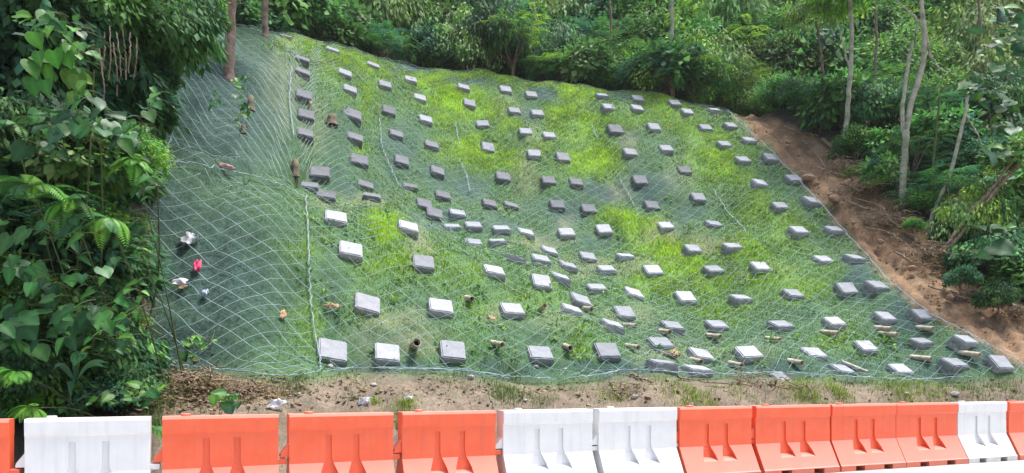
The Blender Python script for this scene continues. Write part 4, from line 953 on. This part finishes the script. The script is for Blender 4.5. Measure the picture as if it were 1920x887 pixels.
for k_, (p_, w_) in enumerate([([(1470, 240), (1500, 252), (1535, 258)], 'near its top end'), ([(1530, 318), (1560, 326), (1600, 340)], 'a third of the way down'), ([(1590, 385), (1640, 400), (1690, 405)], 'level with the forked tree foot'), ([(1620, 430), (1670, 440), (1700, 462)], 'just above its middle'), ([(1680, 480), (1720, 500), (1770, 505)], 'in its lower half'), ([(1740, 540), (1790, 560), (1850, 572)], 'near its lower end'), ([(1650, 385), (1672, 420), (1700, 440)], 'among dry brush below the forked tree')]):
    stick('dead stick lying on the soil strip ' + w_, p_, 2.0, 1.0, twigs=5)
tangle('dry brush caught in the soil strip below the long fallen branch', 1610, 360, 40, 120)
tangle('dry brush at the wide lower part of the soil strip', 1740, 480, 44, 130)
tangle('dry brush below the leaning double stem', 1830, 560, 40, 90)
tangle('dry twigs beside the drain pipes low on the slope', 1255, 668, 14, 40)
tangle('heap of dry stems under the lower left netting edge', 380, 716, 50, 45)
tangle('dry brown litter under the left netting corner', 255, 700, 30, 60)
tangle('mat of dead stems behind the first full orange barrier', 460, 745, 50, 40)
tangle('thin scatter of twigs on the brown bank at lower centre', 1180, 735, 40, 30)
tangle('thin scatter of twigs behind the third white barrier', 1420, 728, 60, 35)

# rocks
M_ROCK = mat_noise('reddish_rock', (.22, .13, .085), (.42, .28, .19), 6, .9, .6, .02)
M_ROCKG = mat_noise('pale_rock', (.34, .31, .28), (.58, .55, .51), 6, .9, .6, .02)
def rock_mesh(seed, mat):
    r = random.Random(seed); bm = bmesh.new(); bmesh.ops.create_icosphere(bm, subdivisions=2, radius=1)
    ax = [Vector((r.gauss(0, 1), r.gauss(0, 1), r.gauss(0, 1))).normalized() for _ in range(7)]
    for v in bm.verts:
        for a in ax:
            d = v.co.dot(a)
            if d > .62: v.co -= a * (d - .62) * .85
        v.co *= r.uniform(.95, 1.05); v.co.z *= .65
    me = bpy.data.meshes.new('rock'); bm.to_mesh(me); bm.free(); me.materials.append(mat); return me
RM = [rock_mesh(s, M_ROCK if s < 4 else M_ROCKG) for s in range(7)]
ROCKS = [(1515, 335, 13, 0, 'reddish rock in the soil strip near a block at its edge'), (1530, 347, 6, 1, 'small reddish rock just below the larger one in the soil strip'), (1563, 376, 13, 2, 'cracked reddish rock halfway down the soil strip'), (1556, 368, 5, 3, 'small stone touching the cracked reddish rock'),
         (1480, 268, 8, 1, 'small stone near the top of the soil strip'), (1600, 322, 6, 4, 'pale stone at the upper side of the soil strip'), (884, 711, 9, 4, 'pale flat stone at the netting foot below the third bottom block'), (620, 690, 8, 5, 'grey stone under the largest pale block'),
         (1710, 505, 9, 0, 'small brown stone low in the soil strip'), (1780, 560, 10, 2, 'brown stone where the soil strip widens near the bottom'), (1650, 455, 8, 3, 'small brown stone in the middle of the soil strip'), (1005, 690, 6, 5, 'pale pebble below a large grey bottom block'), (1060, 695, 5, 6, 'pale pebble at the netting foot between two large blocks'),
         (1190, 745, 8, 6, 'pale stone on the brown bank behind the middle white barriers'), (1215, 748, 7, 0, 'brown stone on the bank behind the middle white barriers'), (985, 752, 5, 4, 'pebble on the bank behind the left white barrier of the pair'), (1700, 742, 6, 4, 'stone on the weedy bank at the right'), (1790, 744, 9, 5, 'grey stone behind the rightmost white barrier'),
         (700, 722, 7, 6, 'pale stone on the bare bank in front of the bottom blocks'), (560, 742, 6, 5, 'stone on the bank behind the second orange barrier'), (1840, 600, 6, 1, 'small reddish stone near the lower end of the soil strip'), (1600, 420, 5, 3, 'tiny brown stone at the netting edge'), (1740, 470, 6, 2, 'brown stone near the foot of the leaning double stem')]
for (u, v, r, k, lab) in ROCKS:
    h = Vector(hit(u, v)); o = link('rock', RM[k], None, h + Vector((0, 0, .01))); s = r * h.y / F; o.scale = (s, s, s); o.rotation_euler = (random.uniform(-.3, .3), random.uniform(-.3, .3), random.uniform(0, 6)); tag(o, lab, 'rock', 'rocks lying on bare soil')
# soil crumbs as stuff
def crumbs():
    tet = np.array([(1, 1, 1), (-1, -1, 1), (-1, 1, -1), (1, -1, -1)], float); ft = np.array([(0, 1, 2), (0, 3, 1), (0, 2, 3), (1, 3, 2)])
    pts = []
    while len(pts) < 2600:
        if random.random() < .8:
            v = random.uniform(205, 640); u = random.uniform(float(netR(v)), float(junR(v)) + 20)
        else: u = random.uniform(420, 1920); v = random.uniform(float(netB(u)) + 2, 775)
        pts.append((u, v))
    pts = np.array(pts); a = (pts[:, 0] - CX) / F; b = (CY - pts[:, 1]) / F
    Y = np.full(len(a), np.nan)
    ys = np.arange(8.6, 31, .12)
    for y in ys:
        m = np.isnan(Y) & (y > barY(a) + .4); Z = height(a * y, np.full(len(a), y)); h_ = m & (Z > EYE + b * y); Y[h_] = y
    k = ~np.isnan(Y); a = a[k]; Y = Y[k]; X = a * Y; Z = height(X, Y); n = len(X)
    U, V_, lime, mat, tan, strip, jung, back, left, verge = cover(X, Y, Z)
    Z = Z - .22 * strip * (1 - jung) * np.clip((Y - toeY(X / Y)) / 2, 0, 1)
    s = .006 + .035 * rng.uniform(0, 1, n) ** 3
    V = (np.stack([X, Y, Z + .01], 1)[:, None, :] + tet[None] * rng.uniform(.4, 1.1, (n, 4, 3)) * s[:, None, None] * np.array([1, 1, .6])).reshape(-1, 3)
    Fq = (np.arange(n)[:, None, None] * 4 + ft[None]).reshape(-1, 3)
    pal = np.array([(.34, .23, .15), (.26, .18, .12), (.46, .38, .29), (.20, .14, .09), (.40, .34, .2)])
    C = np.repeat(pal[rng.integers(0, 5, n)] * rng.uniform(.7, 1.2, (n, 1)), 4, 0)
    o = link('soil_crumbs', mesh_np('soil_crumbs', V, Fq, M_GRASS, C)); o['kind'] = 'stuff'; tag(o, 'loose crumbs of soil and gravel on the bare earth', 'gravel')
crumbs()
# dead leaf litter as stuff
def litter():
    P, N = [], []
    specs = [(400, 735, 130, 26, 700), (300, 730, 60, 40, 600), (640, 735, 160, 20, 100), (1000, 735, 400, 16, 150), (1640, 400, 90, 60, 500), (1760, 500, 90, 40, 300)]
    for (u, v, su, sv, n) in specs:
        for _ in range(n // 10):
            h = hit(min(1915, max(5, random.gauss(u, su * .5))), min(772, random.gauss(v, sv * .5)))
            P.append(np.array(h) + rng.normal(0, .16, (10, 3)) * np.array([1, 1, 0]))
    P = np.concatenate(P); P[:, 2] = height(P[:, 0], P[:, 1]) + .03; n = len(P)
    pal = np.array([(.30, .22, .13), (.42, .34, .21), (.22, .15, .09), (.15, .19, .07), (.35, .24, .15)])
    Nn = np.tile([0, 0, 1.], (n, 1)) + unit(n) * .5; D = unit(n) * np.array([1, 1, .25]); L = rng.uniform(.05, .13, n)
    V, Ft, C = leaves(P, D, Nn, L, L * .5, pal[rng.integers(0, 5, n)] * rng.uniform(.7, 1.2, (n, 1)))
    o = link('leaf_litter', mesh_np('leaf_litter', V, Ft, M_GRASS, C)); o['kind'] = 'stuff'; tag(o, 'brown fallen leaves scattered over the bank and soil', 'leaf litter')
litter()

# ---------------------------------------------------------------- scraps caught in the netting
def plain(name, c, r=.6):
    m = NM(name); f = m.noise(20, 5); m.base(m.ramp(f, [(.3, tuple(x * .75 for x in c)), (.7, c)])); m.rough(r); m.bump(f, .3, .01); return m.m
def scrap(name, label, cat, u, v, wpx, hpx, mat, crumple=.15, lift=.09, rot=0, n=7, seed=0):
    r = random.Random(seed + int(u)); h = Vector(hit(u, v)); nn = grad(h.x, h.y, .3); Y = h.y
    if v > netB(u): nn = Vector((-.1, -.75, .65)).normalized()
    W, H = wpx * Y / F, hpx * Y / F
    yax = nn.cross(LT).normalized(); xax = yax.cross(nn).normalized()
    V = []
    for j in range(n):
        for i in range(n):
            x = (i / (n - 1) - .5); y = (j / (n - 1) - .5)
            sx = 1 + .18 * math.sin(7 * y + u); sy = 1 + .18 * math.sin(6 * x + v)
            V.append((x * W * sx, y * H * sy, r.gauss(0, crumple * min(W, H) * .5) + .1 * W * math.sin(5 * x + 3 * y)))
    V = np.array(V); idx = np.arange(n * n).reshape(n, n)
    Fq = np.stack([idx[:-1, :-1], idx[:-1, 1:], idx[1:, 1:], idx[1:, :-1]], -1).reshape(-1, 4)
    V2 = V.copy(); V2[:, 2] -= .006
    Vb = np.concatenate([V, V2]); rim = list(idx[0]) + list(idx[1:, -1]) + list(idx[-1, -2::-1]) + list(idx[-2:0:-1, 0])
    rim = np.array(rim); rn = np.roll(rim, -1)
    Fa = np.concatenate([Fq, Fq[:, ::-1] + n * n, np.stack([rim, rim + n * n, rn + n * n, rn], 1)])
    me = mesh_np(name, Vb, Fa, mat)
    o = link(name, me); M = Matrix((xax, yax, nn)).transposed().to_4x4() @ Matrix.Rotation(rot, 4, 'Z'); M.translation = h + nn * lift; o.matrix_world = M
    return tag(o, label, cat)
MW = plain('white_paper', (.82, .82, .84)); MP = plain('pink_cloth', (.80, .03, .16)); MC = plain('cardboard', (.50, .34, .20), .9); MG = plain('grey_plastic', (.55, .58, .62), .3); MO = plain('orange_plastic_scrap', (.75, .25, .08)); MBL = plain('pale_blue_scrap', (.45, .55, .75), .5)
scrap('pink_rag', 'crumpled bright pink rag caught in the lower left netting', 'rag', 372, 507, 12, 26, MP, .5, .1)
scrap('paper_scrap', 'white paper scrap below and left of the pink rag', 'paper', 339, 540, 26, 13, MW, .1)
scrap('cardboard_scrap', 'small torn tan scrap touching the white paper scrap', 'cardboard', 345, 549, 14, 7, MC, .3)
scrap('plastic_wrapper', 'clear grey plastic wrapper above the pink rag', 'wrapper', 355, 455, 30, 22, MG, .35, rot=.5)
scrap('plastic_scrap', 'tiny pale blue plastic scrap right below the pink rag', 'plastic scrap', 386, 561, 12, 14, MBL, .5)
scrap('dead_leaf', 'tan dead leaf lying right of the long netting seam', 'leaf', 622, 582, 27, 9, MC, .4, rot=.15)
scrap('dead_leaf', 'brownish dead leaf lying left of the long netting seam', 'leaf', 528, 599, 12, 16, MC, .4)
scrap('orange_wrapper', 'small orange wrapper in the plants left of the netting', 'wrapper', 266, 398, 16, 14, MO, .5, .3)
scrap('plastic_bag', 'white plastic scrap above the gap between two orange barriers', 'plastic bag', 524, 768, 34, 15, MW, .4, .12)
scrap('plastic_bag', 'white crumpled bag on the bank behind the middle orange barrier', 'plastic bag', 684, 758, 24, 14, MW, .6, .06)
scrap('paper_scrap', 'small white scrap in the bright weeds behind the third orange barrier', 'paper', 765, 752, 18, 9, MW, .5, .05)
scrap('dead_leaf', 'pale dead leaf in the netting between two lower pale blocks', 'leaf', 920, 605, 14, 8, MC, .4)
scrap('cardboard_scrap', 'crumpled orange brown debris beside a tilted block low down', 'cardboard', 1262, 672, 16, 14, MC, .6)
scrap('cardboard_scrap', 'flat reddish debris on the little ledge of the upper left netting', 'cardboard', 420, 322, 34, 9, plain('reddish_scrap', (.40, .27, .22)), .5)
scrap('plastic_bag', 'grey plastic strip in the gap between the left orange barriers', 'plastic bag', 526, 800, 22, 18, MG, .5, .1) if False else None

# ---------------------------------------------------------------- broadleaf plants in the left foreground
def heart_mesh(name, c, wide=.86, notch=.12, tipc=.16):
    out = [(0, 0), (.20, -notch), (.40, -notch * .4), (.5, .18), (.47, .42), (.34, .66), (.16, .86), (0, 1.0)]
    mid = [(0, 0), (0, .12), (0, .24), (0, .38), (0, .52), (0, .68), (0, .84), (0, 1.0)]
    V, Cc = [], []; c = np.array(c)
    def zc(x, y): return .10 * abs(x) * 2 * (1 - abs(x)) - tipc * y * y - .05 * math.sin(abs(x) * 14) * abs(x)
    c = c * np.array([.62, .68, .62])
    for k in range(8): V.append((0, mid[k][1], zc(0, mid[k][1]) - .015)); Cc.append(c * 1.35)
    for s in (1, -1):
        for fr in (.5, 1):
            for k in range(1, 7):
                x = out[k][0] * wide * fr * s; y = mid[k][1] * (1 - fr) + out[k][1] * fr
                V.append((x, y, zc(x, y) + (.02 if k % 2 else -.012) * fr)); Cc.append(c * (1.0 if k % 2 else .86))
    T = []
    for si in range(2):
        o1 = 8 + si * 12 - 1; o2 = o1 + 6
        def q(a, b_, c_, d): T.append((a, b_, c_, d) if si == 0 else (d, c_, b_, a))
        for k in range(1, 6):
            q(k, o1 + k, o1 + k + 1, k + 1); q(o1 + k, o2 + k, o2 + k + 1, o1 + k + 1)
    tri = [(0, 8, 1), (0, 14, 8), (7, 6, 13), (7, 13, 19), (0, 1, 20), (0, 20, 26), (7, 25, 6), (7, 31, 25)]
    return mesh_np(name, V, [np.array(T), np.array(tri)], M_BIGLEAF, np.array(Cc), smooth=True)
def ov(c): return heart_mesh('leaf', c, .56, -.06, .22)
HM = {'bright': [ov((.13, .34, .045)), heart_mesh('leaf', (.12, .32, .04)), heart_mesh('leaf', (.10, .27, .045), .8, .05)], 'green': [heart_mesh('leaf', (.06, .20, .05), .7, .06), ov((.07, .22, .05)), ov((.08, .25, .06)), heart_mesh('leaf', (.07, .21, .06), .9, .16)],
      'dark': [ov((.035, .12, .045)), ov((.03, .10, .04)), heart_mesh('leaf', (.035, .11, .045)), heart_mesh('leaf', (.05, .13, .07), 1.05, .16)], 'blue': [heart_mesh('leaf', (.09, .24, .11), 1.2, .2, .1), heart_mesh('leaf', (.065, .19, .08), 1.15, .18, .25)]}
def put_leaf(parent, mesh, pos, size, droop=.6, face=None):
    """leaf tip hangs outward and down, blade turned to the open side"""
    th = random.gauss(0, .75)
    d = Vector((math.sin(th), -abs(math.cos(th)) * .6, -droop + random.gauss(0, .35))).normalized()
    n = Vector((random.gauss(.1, .35), -.75 + random.gauss(0, .3), .85 + random.gauss(0, .3))).normalized()
    s = d.cross(n).normalized(); n = s.cross(d)
    o = link('leaf', mesh, parent); M = Matrix((s, d, n)).transposed().to_4x4() @ Matrix.Scale(size, 4)
    M.translation = Vector(pos) - parent.location; o.matrix_local = M; return o
def broadleaf(label, spots, size, tones, Y, base, name='broadleaf_plant', cat='plant', droop=.6, jit=.5, stemmat=None):
    """spots: list of (u, v, spread u, spread v, count); one stem with leaf stalks to every leaf"""
    bx, by = base; bz = hgt(bx, by)
    t = thing(name, label, cat, (bx, by, bz), 'broadleaf plants in the left foreground')
    pos = []
    for (u, v, su, sv, n) in spots:
        for _ in range(int(n * 1.6)):
            y = Y + random.uniform(-jit, jit); p = pix(random.gauss(u, su * .55), random.gauss(v, sv * .55), y)
            if p.z < .12: continue
            sz = size * .68 * random.uniform(.4, 1.35) * y / F; tn = random.choice(tones)
            put_leaf(t, random.choice(HM[tn]), p, sz, droop); pos.append(p)
    a1 = Acc(); c = sum(pos, Vector()) / len(pos); c = Vector((c.x, c.y + .25, c.z))
    t0 = np.array([0, .0, -.1]); cm = np.array(c - t.location)
    a1.add(*tube_np(smooth_path([t0, cm * .5 + np.array([.1, .5, 0]), cm + np.array([0, .25, 0])], 10), np.linspace(.016, .008, 10), 6))
    for p in pos:
        e = np.array(p - t.location); f = e + np.array([random.uniform(-.08, .08), .30, random.uniform(-.05, .12)])
        a1.add(*tube_np(smooth_path([f, (f + e) / 2 + np.array([0, 0, .04]), e], 6), np.linspace(.005, .003, 6), 4))
    link('stem', a1.mesh('stem', M_STEM), t, kind='stuff'); return t
def bank_at(u, Y): return ((u - CX) / F * (Y + .8), Y + .8)
random.seed(5)
def exact_leaves(t, lst, Y, tone_):
    for (u, v, px, dx, dy) in lst:
        p = pix(u, v, Y + random.uniform(-.15, .15)); d = Vector((dx, -.25, -dy)).normalized(); n = Vector((random.gauss(0, .15), -.8, .6)).normalized()
        s = d.cross(n).normalized(); n = s.cross(d); o = link('leaf', random.choice(HM[tone_]), t)
        M = Matrix((s, d, n)).transposed().to_4x4() @ Matrix.Scale(.85 * px * Y / F, 4); M.translation = p - t.location; o.matrix_local = M
cl = broadleaf('climber with bright green pointed leaves hanging at the upper left corner', [(90, 45, 60, 22, 12), (150, 90, 40, 40, 14), (150, 170, 16, 30, 7)], 40, ['green', 'green', 'dark', 'bright'], 8.0, bank_at(60, 9.2), 'climbing_plant', 'climber')
exact_leaves(cl, [(62, 60, 46, .5, .9), (72, 96, 36, .2, 1), (100, 95, 44, .3, .9), (62, 105, 42, .9, .3), (55, 112, 50, .5, .9), (85, 120, 48, .4, 1), (60, 145, 48, .3, 1), (84, 150, 40, .3, 1), (122, 100, 40, .5, 1), (130, 130, 46, .1, 1.0), (145, 140, 50, .3, 1.2), (135, 170, 40, .3, 1), (30, 28, 40, .9, .1), (110, 45, 36, .5, .6)], 7.9, 'bright')
broadleaf('climber with dull rounded leaves in the shade beneath the bright climber', [(100, 225, 60, 40, 16), (150, 235, 40, 30, 8), (220, 230, 40, 40, 12), (70, 280, 50, 20, 5)], 46, ['dark', 'dark', 'green', 'blue'], 8.4, bank_at(120, 9.5), 'climbing_plant', 'climber')
broadleaf('large pale-leaved creeper sprawling at the left edge above the white barrier', [(90, 430, 80, 30, 9), (50, 500, 50, 30, 6), (95, 540, 40, 30, 6), (45, 590, 50, 24, 6), (150, 590, 50, 40, 9), (100, 640, 60, 30, 7), (170, 480, 40, 50, 6)], 60, ['blue', 'green', 'green', 'dark'], 8.3, bank_at(90, 9.3), 'creeping_plant', 'creeper')
broadleaf('creeper with small green leaves reaching toward the netting corner', [(190, 590, 40, 26, 14), (215, 640, 30, 20, 8), (160, 540, 40, 30, 8), (250, 560, 18, 30, 6)], 40, ['green', 'bright', 'dark'], 8.9, bank_at(190, 9.6), 'creeping_plant', 'creeper')
broadleaf('dark small-leaved climber at the left edge of the upper netting', [(250, 250, 36, 40, 16), (275, 330, 20, 40, 8), (250, 430, 30, 40, 10), (290, 190, 16, 40, 6)], 34, ['dark', 'green', 'green'], 9.6, bank_at(240, 10.2), 'climbing_plant', 'climber')
broadleaf('low green seedlings on the bank above the leftmost white barrier', [(200, 745, 70, 16, 16), (130, 755, 60, 12, 8), (270, 730, 30, 20, 8), (420, 745, 30, 14, 6)], 30, ['green', 'dark', 'bright'], 8.9, bank_at(190, 8.9), 'leafy_seedlings', 'plant', droop=.2)
broadleaf('young leafy plant poking through the lower left netting', [(370, 645, 22, 20, 12)], 26, ['green', 'bright'], 11.3, bank_at(370, 11.8), droop=.2, jit=.15)
broadleaf('drooping foliage with yellow green leaves above the higher stump', [(455, 170, 16, 40, 16), (450, 215, 16, 22, 10), (405, 190, 14, 16, 6)], 17, ['bright', 'green'], 17.4, bank_at(450, 18.2), 'climbing_plant', 'climber')
broadleaf('big-leaved tree with wide pale leaves at the right edge of the photo', [(1880, 285, 40, 16, 8), (1860, 430, 40, 10, 5), (1890, 240, 30, 20, 4), (1840, 480, 30, 20, 4)], 46, ['blue', 'bright', 'green'], 17.0, bank_at(1890, 17.6), 'broadleaf_plant', 'tree', droop=.25)
broadleaf('pale green broad leaves crowding the upper right corner', [(1880, 90, 40, 40, 22), (1850, 160, 50, 30, 18), (1900, 30, 24, 30, 8), (1890, 200, 30, 20, 8)], 34, ['blue', 'blue', 'green', 'bright'], 17.5, bank_at(1900, 18.6), 'broadleaf_plant', 'tree', droop=.2)

# ferns: each frond a part
def frond_mesh(seed, c, droop=.9, n=20, w=.26):
    a1 = Acc(); c = np.array(c); s = np.linspace(0, 1, n + 2)
    line = np.stack([np.zeros(n + 2), s * (1 - .25 * s), .35 * s - droop * s ** 2.0], 1)
    V, Fq = tube_np(line, np.linspace(.010, .003, n + 2), 4); a1.add(V, Fq, c * .7)
    P, D, N, L = [], [], [], []
    for k in range(2, n + 1):
        tg = line[k + 1] - line[k - 1]; tg /= np.linalg.norm(tg)
        for sg in (-1, 1):
            P.append(line[k]); D.append(np.array([sg, .35 * tg[1], .35 * tg[2] - .25])); N.append(np.cross([1, 0, 0], tg) + np.array([0, 0, .001])); L.append(w * math.sin(.35 + 2.6 * k / (n + 1)))
    V, Ft, C = leaves(np.array(P), np.array(D), np.array(N), np.array(L), np.array(L) * .26, np.tile(c, (len(P), 1)) * rng.uniform(.85, 1.15, (len(P), 1)), .05)
    a1.add(V, Ft, C); return a1.mesh('frond', M_BIGLEAF)
FR = {'bright': [frond_mesh(1, (.16, .42, .05)), frond_mesh(2, (.12, .34, .05), .6)], 'green': [frond_mesh(3, (.08, .24, .05), 1.0), frond_mesh(4, (.07, .2, .06), .5)]}
def fern(label, u, v, Y, px, tones, n=9, spread=1.0, down=0.0, name='fern', rooted=True):
    p = pix(u, v, Y); t = thing(name, label, 'fern', p, 'ferns in the left foreground')
    for k in range(n):
        th = -math.pi / 2 + (k / (n - 1) - .5) * 2.6 * spread + random.gauss(0, .12)   # mostly towards the road
        f_ = link('frond', random.choice(FR[random.choice(tones)]), t)
        f_.rotation_euler = (random.gauss(-down, .2), random.gauss(0, .2), th - math.pi / 2); s = px * Y / F * random.uniform(.8, 1.15); f_.scale = (s, s, s)
    # stock running back to the ground it grows from
    g = Vector((p.x, p.y + 1.4, hgt(p.x, p.y + 1.4)))
    if g.z > p.z + .3 or g.z < p.z - .0:
        P = smooth_path([(0, 0, 0), tuple((g - p) * .5 + Vector((0, .1, .1))), tuple(g - p)], 8)
        V, Fq = tube_np(P, np.linspace(.006, .012, 8), 6); link('stock', mesh_np('stock', V, Fq, M_STEM), t)
    return t
fern('bright fern with drooping fronds left of the netting bench', 252, 305, 9.4, 62, ['bright'], 11)
fern('hanging green fern with narrow fronds left of the lower netting', 205, 410, 8.8, 80, ['bright', 'green'], 10, .8, .35)
fern('bright fern at the left edge below the climbers', 60, 350, 8.3, 80, ['bright', 'green'], 9)
fern('green fern spreading behind the pale-leaved creeper', 130, 380, 8.6, 80, ['bright', 'green'], 9)
fern('low bright fern beside the leftmost orange barrier', 28, 700, 7.9, 62, ['bright'], 11)
fern('small bright fern in the gap left of the white barrier', 60, 765, 7.9, 56, ['bright'], 10)
fern('small fern hanging beside the weathered post of wood', 262, 470, 9.6, 42, ['green', 'bright'], 8)
fern('tiny fern behind the gap between white and orange barriers', 292, 800, 8.3, 34, ['green', 'bright'], 8)
fern('shaded fern on the left edge halfway down', 20, 640, 8.3, 60, ['green'], 8)
fern('small fern on the bank right of the white barrier', 430, 742, 9.6, 30, ['green', 'bright'], 7)
fern('dull fern under the bright climber at the left edge', 20, 235, 8.6, 60, ['green'], 9)
# strap-leaved plant
def strap(label, u, v, Y, leaves_):
    p = Vector(pix(u, v, Y)); t = thing('strap_leaf_plant', label, 'plant', p)
    for (du, dv, w, tn) in leaves_:
        e = pix(u + du, v + dv, Y - .25) - p; s = np.linspace(0, 1, 9)[:, None]
        mid = np.array(e) * s + np.array([0, -.05, .12]) * np.sin(s * 3.0)
        wv = np.sin(np.clip(s * 2.9 + .2, 0, 3.1)) * w * Y / F * .5; tv = np.gradient(mid, axis=0); sd = np.cross(tv, [0, -1, .4]); sd /= np.linalg.norm(sd, axis=1, keepdims=True)
        V = np.concatenate([mid - sd * wv, mid + np.array([0, .01, -.012]), mid + sd * wv]); n = 9
        i = np.arange(n - 1); Fq = np.concatenate([np.stack([i, i + n, i + n + 1, i + 1], 1), np.stack([i + n, i + 2 * n, i + 2 * n + 1, i + n + 1], 1)])
        c = {'b': (.12, .30, .12), 'd': (.07, .18, .10), 'y': (.2, .4, .06)}[tn]
        link('strap_leaf', mesh_np('strap_leaf', V, Fq, M_BIGLEAF, np.tile(c, (len(V), 1)), True), t)
strap('strap-leaved plant with long narrow leaves above the white barrier', 142, 718, 8.6, [(62, -34, 9, 'b'), (58, -26, 10, 'b'), (20, -52, 10, 'b'), (-40, -24, 12, 'd'), (6, -46, 14, 'd'), (28, -66, 8, 'y'), (-8, 30, 14, 'd')])
# dense dark shrubbery filling the left foreground behind those plants
G_L = 'dense shrubs filling the left foreground'
LV = [(30, 9.9, 1.2, 3, 'at the left edge of the photo, on the bank'), (120, 10.3, 1.15, 2, 'on the bank second from the left edge'), (200, 10.6, .85, 3, 'on the bank nearest the left end of netting')]
lefts = [(-20, 640, 10.2, 1.0, 3), (70, 640, 10.2, .9, 2), (150, 650, 10.4, .75, 3), (215, 660, 10.6, .42, 2), (-10, 480, 10.4, 1.0, 2), (90, 470, 10.6, .95, 3), (155, 480, 10.9, .62, 1), (230, 500, 11.1, .3, 3), (-10, 320, 10.8, 1.0, 3), (90, 310, 11.0, 1.0, 2), (172, 320, 11.4, .68, 3), (240, 340, 11.8, .3, 1),
         (0, 160, 11.0, 1.1, 3), (110, 150, 11.4, 1.0, 2), (195, 170, 11.8, .7, 3), (240, 200, 12.2, .42, 2), (20, 20, 11.0, 1.1, 3), (130, 10, 11.4, 1.0, 1), (230, 40, 12.2, .9, 2), (290, 50, 13.0, .6, 1), (345, 20, 14.6, .55, 2), (310, 80, 14.2, .36, 7), (270, 140, 13.0, .36, 3), (352, 70, 16.2, .42, 7), (358, 10, 16.0, .48, 1), (345, 95, 15.4, .28, 7), (392, 40, 17.5, .22, 4), (398, 95, 18.2, .20, 7), (60, 745, 9.3, .5, 1), (170, 735, 9.6, .42, 3), (230, 720, 9.9, .35, 2), (40, 250, 9.6, .55, 2), (150, 300, 9.9, .5, 6), (230, 280, 10.6, .42, 0), (60, 400, 9.4, .5, 5), (150, 420, 9.8, .4, 1), (20, 560, 9.2, .5, 1), (120, 560, 9.6, .45, 5), (222, 590, 10.3, .26, 0), (150, 660, 9.2, .4, 5), (50, 690, 8.9, .4, 2), (245, 420, 11.0, .22, 7)]
for j, (u, v, Y, s, vi) in enumerate(lefts):
    me, tr, rx, zc, w = VAR[vi]; p = pix(u, v, Y)
    bx_, by_ = ((min(u, 235) - CX) / F * (p.y + .9), p.y + .9)
    col_ = ['upper', 'middle', 'lower'][0 if v < 240 else 1 if v < 520 else 2]
    t = thing('jungle_shrub', f"{w} foliage, {nth(sum(1 for q in lefts if q[0] < u and (q[1] < 240) == (v < 240) and (q[1] < 520) == (v < 520)))} from left in the {col_} left thicket", 'shrub', (bx_, by_, hgt(bx_, by_)), G_L)
    b = t.location
    c = link('crown', me, t, p - b); c.scale = (s, s, s); c.rotation_euler = (0, 0, random.uniform(0, 6.28))
    e = np.array(p - b)
    P = smooth_path([(0, 0, -.2), tuple(e * np.array([.25, .5, .6]) + np.array([0, .15, 0])), tuple(e)], 8); V, Fq = tube_np(P, np.linspace(.014, .007, 8) * (.5 + s), 7); link('trunk', mesh_np('trunk', V, Fq, M_STEM, smooth=True), t)
# hanging vines / aerial roots
def vine(label, pts, Y, r):
    P = smooth_path([pix(u, v, Y + random.uniform(-.1, .1)) for u, v in pts], 20); b = P[-1].copy()
    V, Fq = tube_np(P - b + rng.normal(0, .004, P.shape), r, 5); o = link('hanging_vine', mesh_np('hanging_vine', V, Fq, M_BARK), None, Vector(b)); tag(o, label, 'vine', 'hanging vines and roots at the left')
vine('thin pale vine hanging in front of the foliage near the upper trunk', [(352, -10), (358, 40), (366, 70), (372, 120)], 13.0, .008)
for k, (u0, u1, v0, v1) in enumerate([(196, 190, 60, 140), (206, 204, 50, 150), (218, 226, 60, 145), (230, 236, 55, 150), (243, 240, 60, 140), (256, 250, 70, 150), (212, 220, 80, 180), (186, 196, 90, 200), (196, 199, 200, 260)]):
    vine(f"dry hanging root strand, {ORD[k]} of the brown cluster beside the bright climber", [(u0, v0), ((u0 + u1) / 2 + 3, (v0 + v1) / 2), (u1, v1)], 9.6, .009)

# ---------------------------------------------------------------- moist air between the camera and the forest
def haze(density=.0004):
    x0, x1, y0, y1, z0, z1 = -160, 170, -30, 110, -1.2, 75
    V = [(x, y, z) for z in (z0, z1) for x, y in ((x0, y0), (x1, y0), (x1, y1), (x0, y1))]
    m = bpy.data.materials.new('haze'); m.use_nodes = True; t = m.node_tree; t.nodes.clear()
    pv = t.nodes.new('ShaderNodeVolumePrincipled'); pv.inputs['Density'].default_value = density; pv.inputs['Color'].default_value = (.93, .97, 1, 1); pv.inputs['Anisotropy'].default_value = .2
    o_ = t.nodes.new('ShaderNodeOutputMaterial'); t.links.new(pv.outputs[0], o_.inputs['Volume'])
    o = link('haze', mesh_np('haze', V, np.array([(0, 3, 2, 1), (4, 5, 6, 7), (0, 1, 5, 4), (1, 2, 6, 5), (2, 3, 7, 6), (3, 0, 4, 7)]), m)); o['kind'] = 'stuff'
haze()
